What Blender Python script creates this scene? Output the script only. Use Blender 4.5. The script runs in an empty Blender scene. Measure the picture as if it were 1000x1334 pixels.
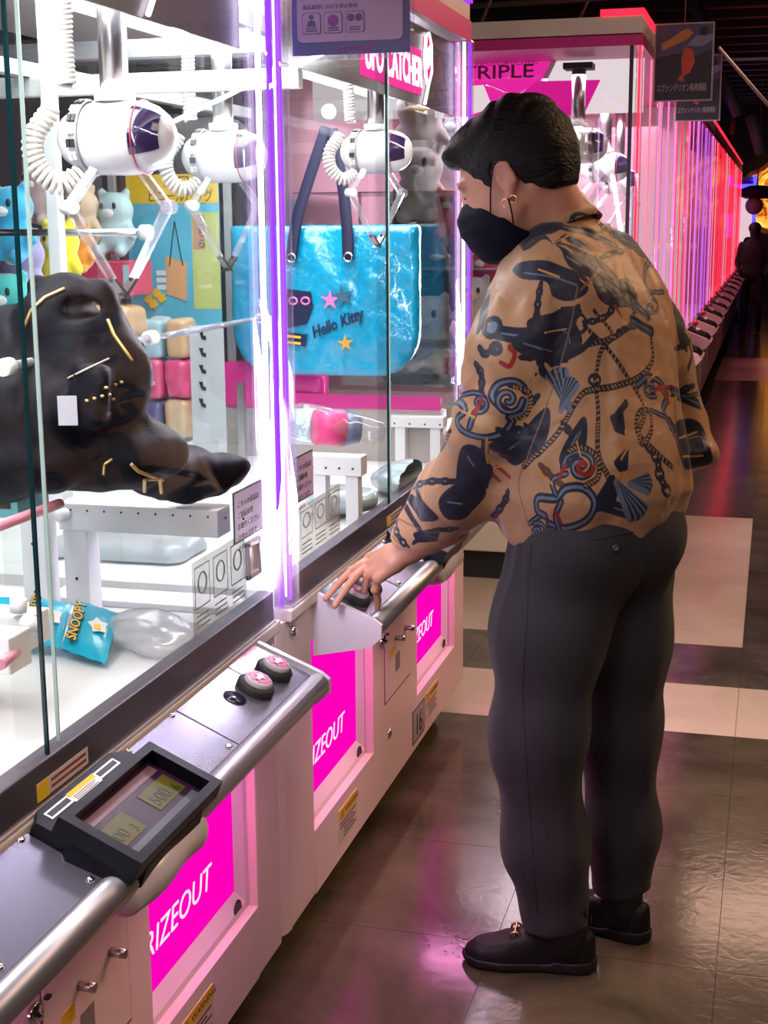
import bpy, bmesh, math, random
import numpy as np
from mathutils import Vector, Matrix
from mathutils.bvhtree import BVHTree
from math import sin, cos, pi, radians, sqrt

sc = bpy.context.scene
COL = sc.collection
random.seed(7); rng = np.random.default_rng(7)

# ------------------------------------------------------------------ camera
YAW, PIT, ROLL, FPX, CAMH = 0.267945, 0.203563, -0.007569, 1838.38, 1.5
cF = Vector((-sin(YAW)*cos(PIT), cos(YAW)*cos(PIT), -sin(PIT)))
cR0 = cF.cross(Vector((0, 0, 1))).normalized(); cU0 = cR0.cross(cF)
cR = cR0*cos(ROLL) + cU0*sin(ROLL); cU = -cR0*sin(ROLL) + cU0*cos(ROLL)
cam = bpy.data.objects.new('camera', bpy.data.cameras.new('camera'))
COL.objects.link(cam); sc.camera = cam
cam.matrix_world = Matrix(((cR.x, cU.x, -cF.x, 0), (cR.y, cU.y, -cF.y, 0), (cR.z, cU.z, -cF.z, CAMH), (0, 0, 0, 1)))
cam.data.sensor_fit = 'VERTICAL'; cam.data.sensor_height = 36.0
cam.data.lens = FPX*36.0/1334.0
cam.data.clip_start = 0.05; cam.data.clip_end = 80

def W(x, y, X=None, Y=None, Z=None):
    """point of the place seen at a pixel of the 1000x1334 photograph, on a known plane"""
    d = cF + cR*((x-500)/FPX) - cU*((y-667)/FPX)
    if X is not None: t = X/d.x
    elif Y is not None: t = Y/d.y
    else: t = (Z-CAMH)/d.z
    return Vector((0, 0, CAMH)) + d*t
def ray(x, y): return cF + cR*((x-500)/FPX) - cU*((y-667)/FPX)

# ------------------------------------------------------------------ world, lights, exposure
w = bpy.data.worlds.new('world'); sc.world = w; w.use_nodes = True
w.node_tree.nodes['Background'].inputs[0].default_value = (0.35, 0.26, 0.30, 1)
w.node_tree.nodes['Background'].inputs[1].default_value = 0.16
vs = sc.view_settings; vs.view_transform = 'Standard'; vs.look = 'None'; vs.gamma = 1; vs.use_curve_mapping = False
vs.exposure = 0.0
cy = sc.cycles
cy.use_denoising = True; cy.max_bounces = 7; cy.diffuse_bounces = 3; cy.glossy_bounces = 3
cy.transmission_bounces = 4; cy.transparent_max_bounces = 28; cy.sample_clamp_indirect = 4.0
cy.caustics_reflective = False; cy.caustics_refractive = False

def area(name, loc, target, sx, sy, power, color=(1, 1, 1), spread=None):
    l = bpy.data.lights.new(name, 'AREA'); l.shape = 'RECTANGLE'; l.size = sx; l.size_y = sy
    l.energy = power; l.color = color
    if spread: l.spread = spread
    o = bpy.data.objects.new(name, l); COL.objects.link(o); o.location = loc
    d = Vector(target)-Vector(loc)
    o.rotation_euler = d.to_track_quat('-Z', 'Y').to_euler()
    return o
# warm ceiling lights of the arcade aisle
area('ceiling_lamp_near', (1.0, 0.9, 3.0), (0.6, 1.6, 0), 1.0, 1.6, 23, (1.0, 0.72, 0.52))
area('ceiling_lamp_mid', (1.3, 4.2, 3.0), (0.0, 3.0, 0.8), 0.6, 1.4, 52, (1.0, 0.60, 0.34))
area('ceiling_lamp_far', (0.6, 9.0, 3.0), (0.4, 9.0, 0), 0.6, 2.0, 36, (1.0, 0.6, 0.45))
# lit ceilings of the prize booths, plus an added front fill
for yc, ln in ((1.60, 1.5), (3.30, 1.5)):
    area('booth_light', (-1.25, yc, 1.96), (-1.25, yc, 0), 0.55, ln, 32, (1.0, 0.97, 0.98))
    for ye in (yc-.79, yc+.79):
        area('post_light', (-.915, ye, 1.38), (-1.25, yc+(ye-yc)*.2, 1.15), .03, 1.1, 7, (.93, .86, 1.0))
    area('front_fill', (-.925, yc, 1.97), (-1.35, yc, .9), .04, 1.5, 9, (1.0, .96, .98))  # added fill strip to brighten the booth interior, not a fixture of the machine
area('booth_light_pink', (-1.2, 6.9, 2.08), (-1.2, 6.9, 0), 1.1, 1.8, 60, (1.0, 0.80, 0.90))
for yc in (9.6, 12.6, 15.6, 18.6):
    area('row_light', (-1.0, yc, 2.04), (-1.0, yc, 0), 0.6, 2.4, 20, (1.0, 0.32, 0.48))

# ------------------------------------------------------------------ materials
_M = {}
def mat(name, col=(0.8, 0.8, 0.8), rough=0.5, metal=0.0, emis=None, es=1.0, bump=0.0, bscale=60.0, var=0.0, vscale=8.0, alpha=None, coat=0.0, spec=0.5, sheen=0.0, trans=0.0):
    if name in _M: return _M[name]
    m = bpy.data.materials.new(name); m.use_nodes = True; nt = m.node_tree; b = nt.nodes['Principled BSDF']
    b.inputs['Base Color'].default_value = (*col, 1); b.inputs['Roughness'].default_value = rough
    b.inputs['Metallic'].default_value = metal; b.inputs['Specular IOR Level'].default_value = spec
    if coat: b.inputs['Coat Weight'].default_value = coat; b.inputs['Coat Roughness'].default_value = 0.08
    if sheen: b.inputs['Sheen Weight'].default_value = sheen
    if trans: b.inputs['Transmission Weight'].default_value = trans
    if emis: b.inputs['Emission Color'].default_value = (*emis, 1); b.inputs['Emission Strength'].default_value = es
    if alpha is not None: b.inputs['Alpha'].default_value = alpha
    if var or bump:
        tc = nt.nodes.new('ShaderNodeTexCoord')
    if var:
        n = nt.nodes.new('ShaderNodeTexNoise'); n.inputs['Scale'].default_value = vscale; n.inputs['Detail'].default_value = 5
        nt.links.new(tc.outputs['Object'], n.inputs['Vector'])
        r = nt.nodes.new('ShaderNodeMapRange'); r.inputs['To Min'].default_value = 1-var; r.inputs['To Max'].default_value = 1+var
        nt.links.new(n.outputs['Fac'], r.inputs['Value'])
        v = nt.nodes.new('ShaderNodeVectorMath'); v.operation = 'SCALE'; v.inputs[0].default_value = col
        nt.links.new(r.outputs['Result'], v.inputs['Scale']); nt.links.new(v.outputs['Vector'], b.inputs['Base Color'])
    if bump:
        n2 = nt.nodes.new('ShaderNodeTexNoise'); n2.inputs['Scale'].default_value = bscale; n2.inputs['Detail'].default_value = 3
        nt.links.new(tc.outputs['Object'], n2.inputs['Vector'])
        bp = nt.nodes.new('ShaderNodeBump'); bp.inputs['Strength'].default_value = bump; bp.inputs['Distance'].default_value = 0.01
        nt.links.new(n2.outputs['Fac'], bp.inputs['Height']); nt.links.new(bp.outputs['Normal'], b.inputs['Normal'])
    _M[name] = m; return m

def clear(name, tint=(1, 1, 1), gloss=1.0, rough=0.02, ior=1.45, body=None, bodymix=0.0, edge=.9):
    """thin clear sheet: straight-through light plus fresnel mirror; body adds a faint milky film"""
    if name in _M: return _M[name]
    m = bpy.data.materials.new(name); m.use_nodes = True; nt = m.node_tree; nt.nodes.clear()
    out = nt.nodes.new('ShaderNodeOutputMaterial'); mix = nt.nodes.new('ShaderNodeMixShader')
    t = nt.nodes.new('ShaderNodeBsdfTransparent'); t.inputs[0].default_value = (*tint, 1)
    g = nt.nodes.new('ShaderNodeBsdfGlossy'); g.inputs['Roughness'].default_value = rough
    lw = nt.nodes.new('ShaderNodeLayerWeight'); lw.inputs['Blend'].default_value = .5
    pw = nt.nodes.new('ShaderNodeMath'); pw.operation = 'POWER'; pw.inputs[1].default_value = 4.2
    nt.links.new(lw.outputs['Facing'], pw.inputs[0])
    mul = nt.nodes.new('ShaderNodeMath'); mul.operation = 'MULTIPLY_ADD'; mul.inputs[1].default_value = edge; mul.inputs[2].default_value = .035*gloss
    nt.links.new(pw.outputs[0], mul.inputs[0]); nt.links.new(mul.outputs[0], mix.inputs[0])
    nt.links.new(t.outputs[0], mix.inputs[1]); nt.links.new(g.outputs[0], mix.inputs[2])
    last = mix
    if body:
        d = nt.nodes.new('ShaderNodeBsdfDiffuse'); d.inputs[0].default_value = (*body, 1)
        m2 = nt.nodes.new('ShaderNodeMixShader'); m2.inputs[0].default_value = bodymix
        nt.links.new(mix.outputs[0], m2.inputs[1]); nt.links.new(d.outputs[0], m2.inputs[2]); last = m2
    nt.links.new(last.outputs[0], out.inputs[0])
    _M[name] = m; return m

def glow(name, col, s):
    if name in _M: return _M[name]
    m = bpy.data.materials.new(name); m.use_nodes = True; nt = m.node_tree; nt.nodes.clear()
    out = nt.nodes.new('ShaderNodeOutputMaterial'); e = nt.nodes.new('ShaderNodeEmission')
    e.inputs[0].default_value = (*col, 1); e.inputs[1].default_value = s
    nt.links.new(e.outputs[0], out.inputs[0]); _M[name] = m; return m

# ------------------------------------------------------------------ mesh helpers
class MB:
    def __init__(s): s.v = []; s.f = []; s.sm = []
    def add(s, vs, fs, smooth=False):
        k = len(s.v); s.v += [tuple(v) for v in vs]; s.f += [tuple(i+k for i in f) for f in fs]; s.sm += [smooth]*len(fs); return s
    def box(s, x0, x1, y0, y1, z0, z1, b=0.0):
        x0, x1 = min(x0, x1), max(x0, x1); y0, y1 = min(y0, y1), max(y0, y1); z0, z1 = min(z0, z1), max(z0, z1)
        if b <= 0:
            return s.add([(x, y, z) for z in (z0, z1) for y in (y0, y1) for x in (x0, x1)],
                         [(0, 2, 3, 1), (4, 5, 7, 6), (0, 1, 5, 4), (2, 6, 7, 3), (0, 4, 6, 2), (1, 3, 7, 5)])
        b = min(b, (x1-x0)*.49, (y1-y0)*.49, (z1-z0)*.49)
        bm = bmesh.new(); bmesh.ops.create_cube(bm, size=1)
        for v in bm.verts: v.co = Vector(((x0+x1)/2+v.co.x*(x1-x0), (y0+y1)/2+v.co.y*(y1-y0), (z0+z1)/2+v.co.z*(z1-z0)))
        bmesh.ops.bevel(bm, geom=bm.edges[:], offset=b, segments=2, profile=.6, affect='EDGES')
        s.bm(bm); return s
    def bm(s, bm, smooth=False):
        bm.verts.index_update(); s.add([v.co[:] for v in bm.verts], [[v.index for v in f.verts] for f in bm.faces], smooth); bm.free()
    def obox(s, c, ax, ay, az):
        """box from centre and three half-axis vectors"""
        c, ax, ay, az = map(Vector, (c, ax, ay, az))
        return s.add([c+ax*i+ay*j+az*k for k in (-1, 1) for j in (-1, 1) for i in (-1, 1)],
                     [(0, 2, 3, 1), (4, 5, 7, 6), (0, 1, 5, 4), (2, 6, 7, 3), (0, 4, 6, 2), (1, 3, 7, 5)])
    def tube(s, pts, r, n=10, closed=False, caps=True, squash=None):
        P = [Vector(p) for p in pts]; m = len(P); R = r if hasattr(r, '__len__') else [r]*m
        T = []
        for i in range(m):
            a = P[(i-1) % m] if closed or i > 0 else P[i]; b = P[(i+1) % m] if closed or i < m-1 else P[i]
            t = (b-a); T.append(t.normalized() if t.length > 1e-9 else Vector((0, 0, 1)))
        up = Vector((0, 0, 1)) if abs(T[0].z) < .9 else Vector((1, 0, 0))
        u = (up - T[0]*up.dot(T[0])).normalized(); V = []
        for i in range(m):
            u = (u - T[i]*u.dot(T[i])); u = u.normalized() if u.length > 1e-6 else T[i].orthogonal().normalized()
            v = T[i].cross(u)
            for k in range(n):
                a = 2*pi*k/n; V.append(P[i] + u*(cos(a)*R[i]) + v*(sin(a)*R[i]*(squash or 1)))
        F = []
        for i in range(m if closed else m-1):
            j = (i+1) % m
            for k in range(n): F.append((i*n+k, i*n+(k+1) % n, j*n+(k+1) % n, j*n+k))
        k0 = len(s.v); s.add(V, F, True)
        if caps and not closed:
            s.f.append(tuple(k0+k for k in range(n))[::-1]); s.sm.append(False)
            s.f.append(tuple(k0+(m-1)*n+k for k in range(n))); s.sm.append(False)
        return s
    def cyl(s, a, b, r, n=16, r2=None): return s.tube([a, b], [r, r if r2 is None else r2], n)
    def lathe(s, c, ax, prof, n=24):
        """prof: list of (distance along ax, radius)"""
        c = Vector(c); ax = Vector(ax).normalized(); u = ax.orthogonal().normalized(); v = ax.cross(u); V = []; F = []
        for (h, r) in prof:
            for k in range(n): a = 2*pi*k/n; V.append(c+ax*h+u*(cos(a)*r)+v*(sin(a)*r))
        for i in range(len(prof)-1):
            for k in range(n): F.append((i*n+k, i*n+(k+1) % n, (i+1)*n+(k+1) % n, (i+1)*n+k))
        return s.add(V, F, True)
    def prism(s, poly, axis, a, b):
        """poly: 2D outline, axis 'x','y' or 'z': extruded between a and b"""
        f = {'x': lambda p, t: (t, p[0], p[1]), 'y': lambda p, t: (p[0], t, p[1]), 'z': lambda p, t: (p[0], p[1], t)}[axis]
        n = len(poly); V = [f(p, a) for p in poly]+[f(p, b) for p in poly]
        return s.add(V, [tuple(range(n))[::-1], tuple(range(n, 2*n))]+[(i, (i+1) % n, n+(i+1) % n, n+i) for i in range(n)])
    def oprism(s, poly, o, u, v, w):
        """outline in the u,v plane at o, thickness vector w"""
        o, u, v, w = map(Vector, (o, u, v, w)); n = len(poly)
        V = [o+u*p[0]+v*p[1] for p in poly]; V += [q+w for q in V]
        return s.add(V, [tuple(range(n))[::-1], tuple(range(n, 2*n))]+[(i, (i+1) % n, n+(i+1) % n, n+i) for i in range(n)])
    def ball(s, c, r, seg=20, rings=12):
        c = Vector(c); r = Vector(r) if hasattr(r, '__len__') else Vector((r, r, r)); V = [c+Vector((0, 0, r.z))]; F = []
        for i in range(1, rings):
            t = pi*i/rings
            for k in range(seg): a = 2*pi*k/seg; V.append(c+Vector((r.x*sin(t)*cos(a), r.y*sin(t)*sin(a), r.z*cos(t))))
        V.append(c-Vector((0, 0, r.z))); L = len(V)-1
        for k in range(seg):
            F.append((0, 1+k, 1+(k+1) % seg)); F.append((L, 1+(rings-2)*seg+(k+1) % seg, 1+(rings-2)*seg+k))
            for i in range(rings-2): a = 1+i*seg; F.append((a+k, a+seg+k, a+seg+(k+1) % seg, a+(k+1) % seg))
        return s.add(V, F, True)
    def build(s, name, m, parent=None, smooth=None):
        me = bpy.data.meshes.new(name); me.from_pydata(s.v, [], s.f)
        me.polygons.foreach_set('use_smooth', [bool(x) if smooth is None else smooth for x in s.sm])
        bm = bmesh.new(); bm.from_mesh(me); bmesh.ops.recalc_face_normals(bm, faces=bm.faces); bm.to_mesh(me); bm.free()
        return link(name, me, m, parent)

def link(name, me, m, parent=None):
    o = bpy.data.objects.new(name, me); COL.objects.link(o)
    if m: me.materials.append(m)
    if parent: attach(o, parent)
    return o
def wpos(o):
    p = o.location.copy()
    return p
def attach(o, parent):
    o.parent = parent
    L = Vector(parent.get('_w', (0, 0, 0)))
    o.matrix_parent_inverse = Matrix.Translation(-L)
    o['_w'] = (0.0, 0.0, 0.0) if o.type != 'EMPTY' else tuple(L)
def tag(o, label=None, cat=None, group=None, kind=None):
    if label: o['label'] = label
    if cat: o['category'] = cat
    if group: o['group'] = group
    if kind: o['kind'] = kind
    return o
def thing(name, label, cat, loc=(0, 0, 0), group=None):
    o = bpy.data.objects.new(name, None); COL.objects.link(o); o.location = loc; o['_w'] = tuple(float(x) for x in loc)
    o.empty_display_size = .05
    return tag(o, label, cat, group)
def dup(o, delta, label=None, parent=None, group=None):
    """copy of a thing with its parts and sub-parts, moved by delta"""
    c = o.copy(); COL.objects.link(c)
    if parent is None: c.location = Vector(o.location)+Vector(delta)
    else: c.parent = parent; c.matrix_parent_inverse = o.matrix_parent_inverse
    if label: c['label'] = label
    if group: c['group'] = group
    for ch in list(o.children): dup(ch, delta, None, c)
    return c

def text(name, body, m, o, u, v, size, parent=None, depth=0.0006, align='LEFT', xs=1.0, shear=0.0, bold=0.0):
    """flat lettering at o, reading along u, with v up"""
    cu = bpy.data.curves.new(name, 'FONT'); cu.body = body; cu.size = size; cu.extrude = depth; cu.align_x = align
    cu.resolution_u = 3; cu.shear = shear; cu.offset = bold
    t = bpy.data.objects.new('t', cu); COL.objects.link(t)
    dg = bpy.context.evaluated_depsgraph_get(); me = bpy.data.meshes.new_from_object(t.evaluated_get(dg))
    bpy.data.objects.remove(t); bpy.data.curves.remove(cu)
    u = Vector(u).normalized(); v = Vector(v).normalized(); wn = u.cross(v); o = Vector(o)
    me.transform(Matrix(((u.x*xs, v.x, wn.x, o.x), (u.y*xs, v.y, wn.y, o.y), (u.z*xs, v.z, wn.z, o.z), (0, 0, 0, 1))))
    me.name = name; me.materials.clear()
    return link(name, me, m, parent)

# ------------------------------------------------------------------ signed-distance modelling (smooth organic bodies)
def V3(*a): return np.array(a, float)
def sd_caps(P, a, b, ra, rb):
    a = np.asarray(a, float); b = np.asarray(b, float); ba = b-a; L = (ba@ba)+1e-12
    t = np.clip(((P-a)@ba)/L, 0, 1); return np.linalg.norm(P-a-t[..., None]*ba, axis=-1)-(ra+(rb-ra)*t)
def sd_ell(P, c, r, M=None):
    q = P-np.asarray(c, float)
    if M is not None: q = q@np.asarray(M, float).T
    r = np.asarray(r, float); k0 = np.linalg.norm(q/r, axis=-1); k1 = np.linalg.norm(q/(r*r), axis=-1)+1e-9
    return k0*(k0-1)/k1
def sd_box(P, c, h, M=None, r=0.0):
    q = P-np.asarray(c, float)
    if M is not None: q = q@np.asarray(M, float).T
    q = np.abs(q)-(np.asarray(h, float)-r)
    return np.linalg.norm(np.maximum(q, 0), axis=-1)+np.minimum(q.max(-1), 0)-r
def smin(a, b, k):
    h = np.clip(.5+.5*(b-a)/k, 0, 1); return b+(a-b)*h-k*h*(1-h)
def smax(a, b, k): return -smin(-a, -b, k)
def sd_chain(P, pts, rs, k=0.02):
    d = None
    for i in range(len(pts)-1):
        e = sd_caps(P, pts[i], pts[i+1], rs[i], rs[i+1]); d = e if d is None else smin(d, e, k)
    return d
def frame(fwd, up):
    """rows: forward, left, up"""
    f = np.array(fwd, float); f /= np.linalg.norm(f); u = np.array(up, float); u -= f*(u@f); u /= np.linalg.norm(u)
    return np.array([f, np.cross(u, f), u])
def nets(fn, lo, hi, h):
    """surface nets: SDF -> vertices, quads"""
    lo = np.array(lo, float); hi = np.array(hi, float); n = np.ceil((hi-lo)/h).astype(int)+1
    ax = [lo[i]+h*np.arange(n[i]) for i in range(3)]
    G = np.empty(n)
    for i in range(0, n[0], 24):
        X, Y, Z = np.meshgrid(ax[0][i:i+24], ax[1], ax[2], indexing='ij'); G[i:i+24] = fn(np.stack([X, Y, Z], -1))
    S = G < 0; c = [n[i]-1 for i in range(3)]
    acc = np.zeros((*c, 3)); cnt = np.zeros(c)
    corners = [(i, j, k) for i in (0, 1) for j in (0, 1) for k in (0, 1)]
    sl = lambda o: tuple(slice(o[i], o[i]+c[i]) for i in range(3))
    for a in corners:
        for d in range(3):
            if a[d]: continue
            b = list(a); b[d] = 1
            ga, gb = G[sl(a)], G[sl(b)]; m = (ga < 0) != (gb < 0)
            with np.errstate(divide='ignore', invalid='ignore'): t = np.where(m, ga/(ga-gb), 0)
            for e in range(3): acc[..., e] += m*(a[e]+(t if e == d else 0))
            cnt += m
    idx = -np.ones(c, int); act = cnt > 0; idx[act] = np.arange(act.sum())
    base = np.stack(np.meshgrid(*[np.arange(q) for q in c], indexing='ij'), -1)
    V = lo+h*(base[act]+acc[act]/cnt[act][:, None]); F = []
    for d in range(3):
        e1, e2 = [(1, 2), (2, 0), (0, 1)][d]
        s0 = [slice(1, n[i]-1) for i in range(3)]; s0[d] = slice(0, n[d]-1); s1 = list(s0); s1[d] = slice(1, n[d])
        A, B = S[tuple(s0)], S[tuple(s1)]; I = np.argwhere(A != B); off = np.array([1, 1, 1]); off[d] = 0; I = I+off
        flip = A[A != B]
        def g(o1, o2):
            J = I.copy(); J[:, e1] -= o1; J[:, e2] -= o2; return idx[J[:, 0], J[:, 1], J[:, 2]]
        q = np.stack([g(1, 1), g(0, 1), g(0, 0), g(1, 0)], 1); q[~flip] = q[~flip][:, ::-1]; F.append(q)
    return V, np.concatenate(F)
def sdf(name, fn, lo, hi, h, m, parent=None):
    V, F = nets(fn, lo, hi, h)
    me = bpy.data.meshes.new(name); me.vertices.add(len(V)); me.vertices.foreach_set('co', V.ravel())
    me.loops.add(F.size); me.loops.foreach_set('vertex_index', F.ravel().astype(np.int32))
    me.polygons.add(len(F)); me.polygons.foreach_set('loop_start', np.arange(0, F.size, 4, dtype=np.int32))
    me.update(calc_edges=True); me.polygons.foreach_set('use_smooth', [True]*len(F)); me.validate()
    return link(name, me, m, parent)
def waves(P, seed, n=5, f=12.0, warp=0.3):
    """cheap smooth noise in about -1..1"""
    r = np.random.default_rng(seed); out = 0
    for i in range(n):
        d = r.normal(size=3); d /= np.linalg.norm(d); e = r.normal(size=3)
        ff = f*(0.6+1.2*r.random()); out = out+np.sin(ff*(P@d)+r.random()*6+warp*4*np.sin(ff*.6*(P@e)+r.random()*6))
    return out/n**.5*.7
# ------------------------------------------------------------------ common materials
PANEL = mat('cabinet_panel', (0.86, 0.70, 0.65), .38, var=.03, vscale=3)
CREAM = mat('cream_panel', (0.80, 0.70, 0.55), .5)
WHITE = mat('white_plastic', (0.88, 0.87, 0.88), .35)
DECKW = mat('booth_white', (0.78, 0.78, 0.79), .45)
LILAC = mat('lilac_bracket', (0.66, 0.60, 0.68), .30, coat=.3)
METAL = mat('satin_plate', (0.21, 0.20, 0.27), .27, .7)
BAR = mat('console_bar', (0.33, 0.31, 0.34), .3, .9)
BARS = mat('pale_bar', (0.42, 0.39, 0.43), .36, .8)
FRAME = mat('window_frame', (0.16, 0.14, 0.17), .35, .7)
SILL = mat('beige_sill', (0.62, 0.52, 0.47), .4)
CHROME = mat('chrome', (0.8, 0.8, 0.82), .12, 1)
STEEL = mat('brushed_steel', (0.62, 0.60, 0.62), .28, 1)
BLACK = mat('black_plastic', (0.006, 0.006, 0.010), .38, spec=.14)
SATBLK = mat('matt_black', (0.02, 0.02, 0.024), .6)
GLASS = clear('window_glass', (0.97, 0.985, 0.98), .22, .01, edge=.4)
GLASSR = clear('row_glass', (0.97, 0.97, 0.97), 1.0, .02, edge=.1)
SIDEG = clear('side_glass', (0.96, 0.98, 0.975), 2.0, .01)
EDGE = mat('glass_edge', (0.005, 0.035, 0.04), .15)
EDGEL = mat('pale_glass_edge', (0.45, 0.6, 0.55), .15)
ACRYL = clear('clear_acrylic', (0.93, 0.91, 0.96), 1.3, .03, body=(.8, .7, 1), bodymix=.10)
CLEARP = clear('clear_plastic', (0.93, 0.93, 0.95), 2.6, .06, body=(.9, .9, .95), bodymix=.13)
WRAP = clear('clear_wrap', (0.96, 0.96, 0.97), 2.0, .12, body=(.9, .9, .95), bodymix=.08)
LEDV = glow('violet_led', (0.33, 0.04, 1.0), 1.5)
LEDW = glow('white_violet_led', (0.93, 0.72, 1.0), 4.6)
LEDP = glow('pink_led', (1.0, 0.20, 0.75), 1.4)
LEDR = glow('red_led', (1.0, 0.012, 0.03), 3.2)
LEDRP = glow('rose_led', (1.0, 0.22, 0.32), 1.4)
LEDM = glow('mauve_led', (0.60, 0.12, 0.85), 1.4)
LEDB = glow('blue_led', (0.02, 0.02, 1.0), 9.0)
MAG = glow('magenta_panel', (1.0, 0.0, 0.47), 1.05)
MAGP = mat('magenta_print', (0.62, 0.03, 0.26), .4)
INK = mat('black_print', (0.02, 0.02, 0.03), .5)
INKW = glow('white_lit_print', (1.0, 0.78, 0.95), 1.05)
YEL = mat('yellow_print', (0.85, 0.55, 0.02), .5)
PAPER = mat('paper', (0.8, 0.78, 0.8), .6)
LAV = mat('lavender_notice', (0.55, 0.42, 0.66), .5)
Xf = -0.879

# ------------------------------------------------------------------ room
def floor_mat(name, c1, c2, rough, sc_=2.2, bump=.12):
    m = mat(name, c1, rough); nt = m.node_tree; b = nt.nodes['Principled BSDF']
    g = nt.nodes.new('ShaderNodeNewGeometry'); n = nt.nodes.new('ShaderNodeTexNoise'); n.inputs['Scale'].default_value = sc_
    n.inputs['Detail'].default_value = 7; n.inputs['Roughness'].default_value = .62; n.inputs['Distortion'].default_value = .6
    nt.links.new(g.outputs['Position'], n.inputs['Vector'])
    r = nt.nodes.new('ShaderNodeValToRGB'); r.color_ramp.elements[0].position = .32; r.color_ramp.elements[1].position = .70
    r.color_ramp.elements[0].color = (*c1, 1); r.color_ramp.elements[1].color = (*c2, 1)
    nt.links.new(n.outputs['Fac'], r.inputs[0]); nt.links.new(r.outputs[0], b.inputs['Base Color'])
    n2 = nt.nodes.new('ShaderNodeTexNoise'); n2.inputs['Scale'].default_value = 26; n2.inputs['Detail'].default_value = 4; n2.inputs['Distortion'].default_value = 1.2
    nt.links.new(g.outputs['Position'], n2.inputs['Vector'])
    bp = nt.nodes.new('ShaderNodeBump'); bp.inputs['Strength'].default_value = bump; bp.inputs['Distance'].default_value = .004
    nt.links.new(n2.outputs['Fac'], bp.inputs['Height']); nt.links.new(bp.outputs['Normal'], b.inputs['Normal'])
    return m
TDARK = floor_mat('brown_marble_tile', (0.042, 0.032, 0.020), (0.135, 0.105, 0.065), .14, 2.6, .10)
TGREY = floor_mat('dark_plank', (0.05, 0.042, 0.034), (0.13, 0.11, 0.088), .15, 5, .12)
TWHITE = floor_mat('cream_tile', (0.62, 0.49, 0.38), (0.74, 0.60, 0.47), .26, 3, .04)
GROUT = mat('tile_joint', (0.20, 0.16, 0.11), .5)
fl = MB(); fl.box(-5, 4, -2, 27, -.1, -.0035); floor = fl.build('floor', GROUT); floor['kind'] = 'structure'
T = .4575; X0 = -.05-2*T; Y0 = 2.705-4*T; _tm = {}
def tile(nx, ny, mt, x, y, wx, wy):
    key = (round(wx, 3), round(wy, 3), mt.name)
    if key not in _tm:
        b = MB(); b.box(.0007, wx-.0007, .0007, wy-.0007, -.004, 0, 0)
        o = b.build('tile', mt, floor); _tm[key] = o.data
    else: o = link('tile', _tm[key], None, floor)
    o.location = (x, y, 0)
for i in range(-1, 6):
    for j in range(0, 34):
        x, y = X0+i*T, Y0+j*T; yc = y+T/2; xc = x+T/2
        if 4.1 < yc < 4.54: mt = TWHITE
        elif 5.0 < yc < 7.2 and xc < -.05: mt = TWHITE
        elif 13.6 < yc < 15.9 and xc > -.6: mt = TWHITE
        elif 4.54 < yc: mt = TGREY
        else: mt = TDARK
        tile(i, j, mt, x, y, T, T)
b = MB(); b.box(X0-T, X0+6*T, Y0+34*T, 27, -.004, -.0005); o = b.build('far_floor_strip', TGREY, floor)

CEIL = mat('dark_ceiling', (0.028, 0.030, 0.034), .7)
BEAM = mat('dark_beam', (0.05, 0.052, 0.06), .6); CORD = mat('ceiling_conduit', (0.22, 0.19, 0.17), .5)
b = MB(); b.box(-8, 4, -2, 27, 3.75, 3.85); ceiling = b.build('ceiling', CEIL); ceiling['kind'] = 'structure'
for k in range(30):
    y = 4.6+k*.75
    MB().box(-8, 4, y, y+.14, 3.45, 3.56).build('ceiling_louvre', BEAM, ceiling)
for x in (-3.4, -1.3, .3, 1.7):
    MB().box(x, x+.12, 3, 27, 3.56, 3.75).build('ceiling_beam', BEAM, ceiling)
for (x0, y0, x1, y1, Yd) in ((640, -4, 622, 42, 7.0), (766, -2, 750, 34, 7.4), (866, 175, 980, 300, 0)):
    if Yd: MB().cyl(W(x0, y0, Y=Yd), W(x1, y1, Y=Yd), .008, 6).build('ceiling_rod', CORD, ceiling)
MB().cyl(W(936, 62, Y=9), W(1010, 148, Y=9), .01, 6).build('ceiling_rod', CORD, ceiling)
MB().cyl(W(930, 78, Y=11), W(1010, 76, Y=11), .012, 6).build('ceiling_conduit', CORD, ceiling)
MB().cyl(W(952, 175, Y=18), W(957, 148, Y=18), .035, 6).build('ceiling_strut', CORD, ceiling)
MB().cyl(W(610, 8, Y=7.2), W(1010, -18, Y=7.2), .014, 6).build('ceiling_conduit', CORD, ceiling)
for (a, b_) in (((900, -10), (918, 36)), ((940, 100), (962, 150)), ((978, 150), (992, 200))):
    MB().cyl(W(*a, Y=12), W(*b_, Y=12), .05, 4).build('ceiling_strut', BEAM, ceiling)

WALLD = mat('dark_wall', (0.03, 0.025, 0.028), .8)
o = MB().box(-8, 4, 26.6, 26.8, 0, 3.8).build('wall_back', WALLD); o['kind'] = 'structure'
o = MB().box(3.9, 4.0, -2, 26.6, 0, 3.8).build('wall_right', WALLD); o['kind'] = 'structure'
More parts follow.
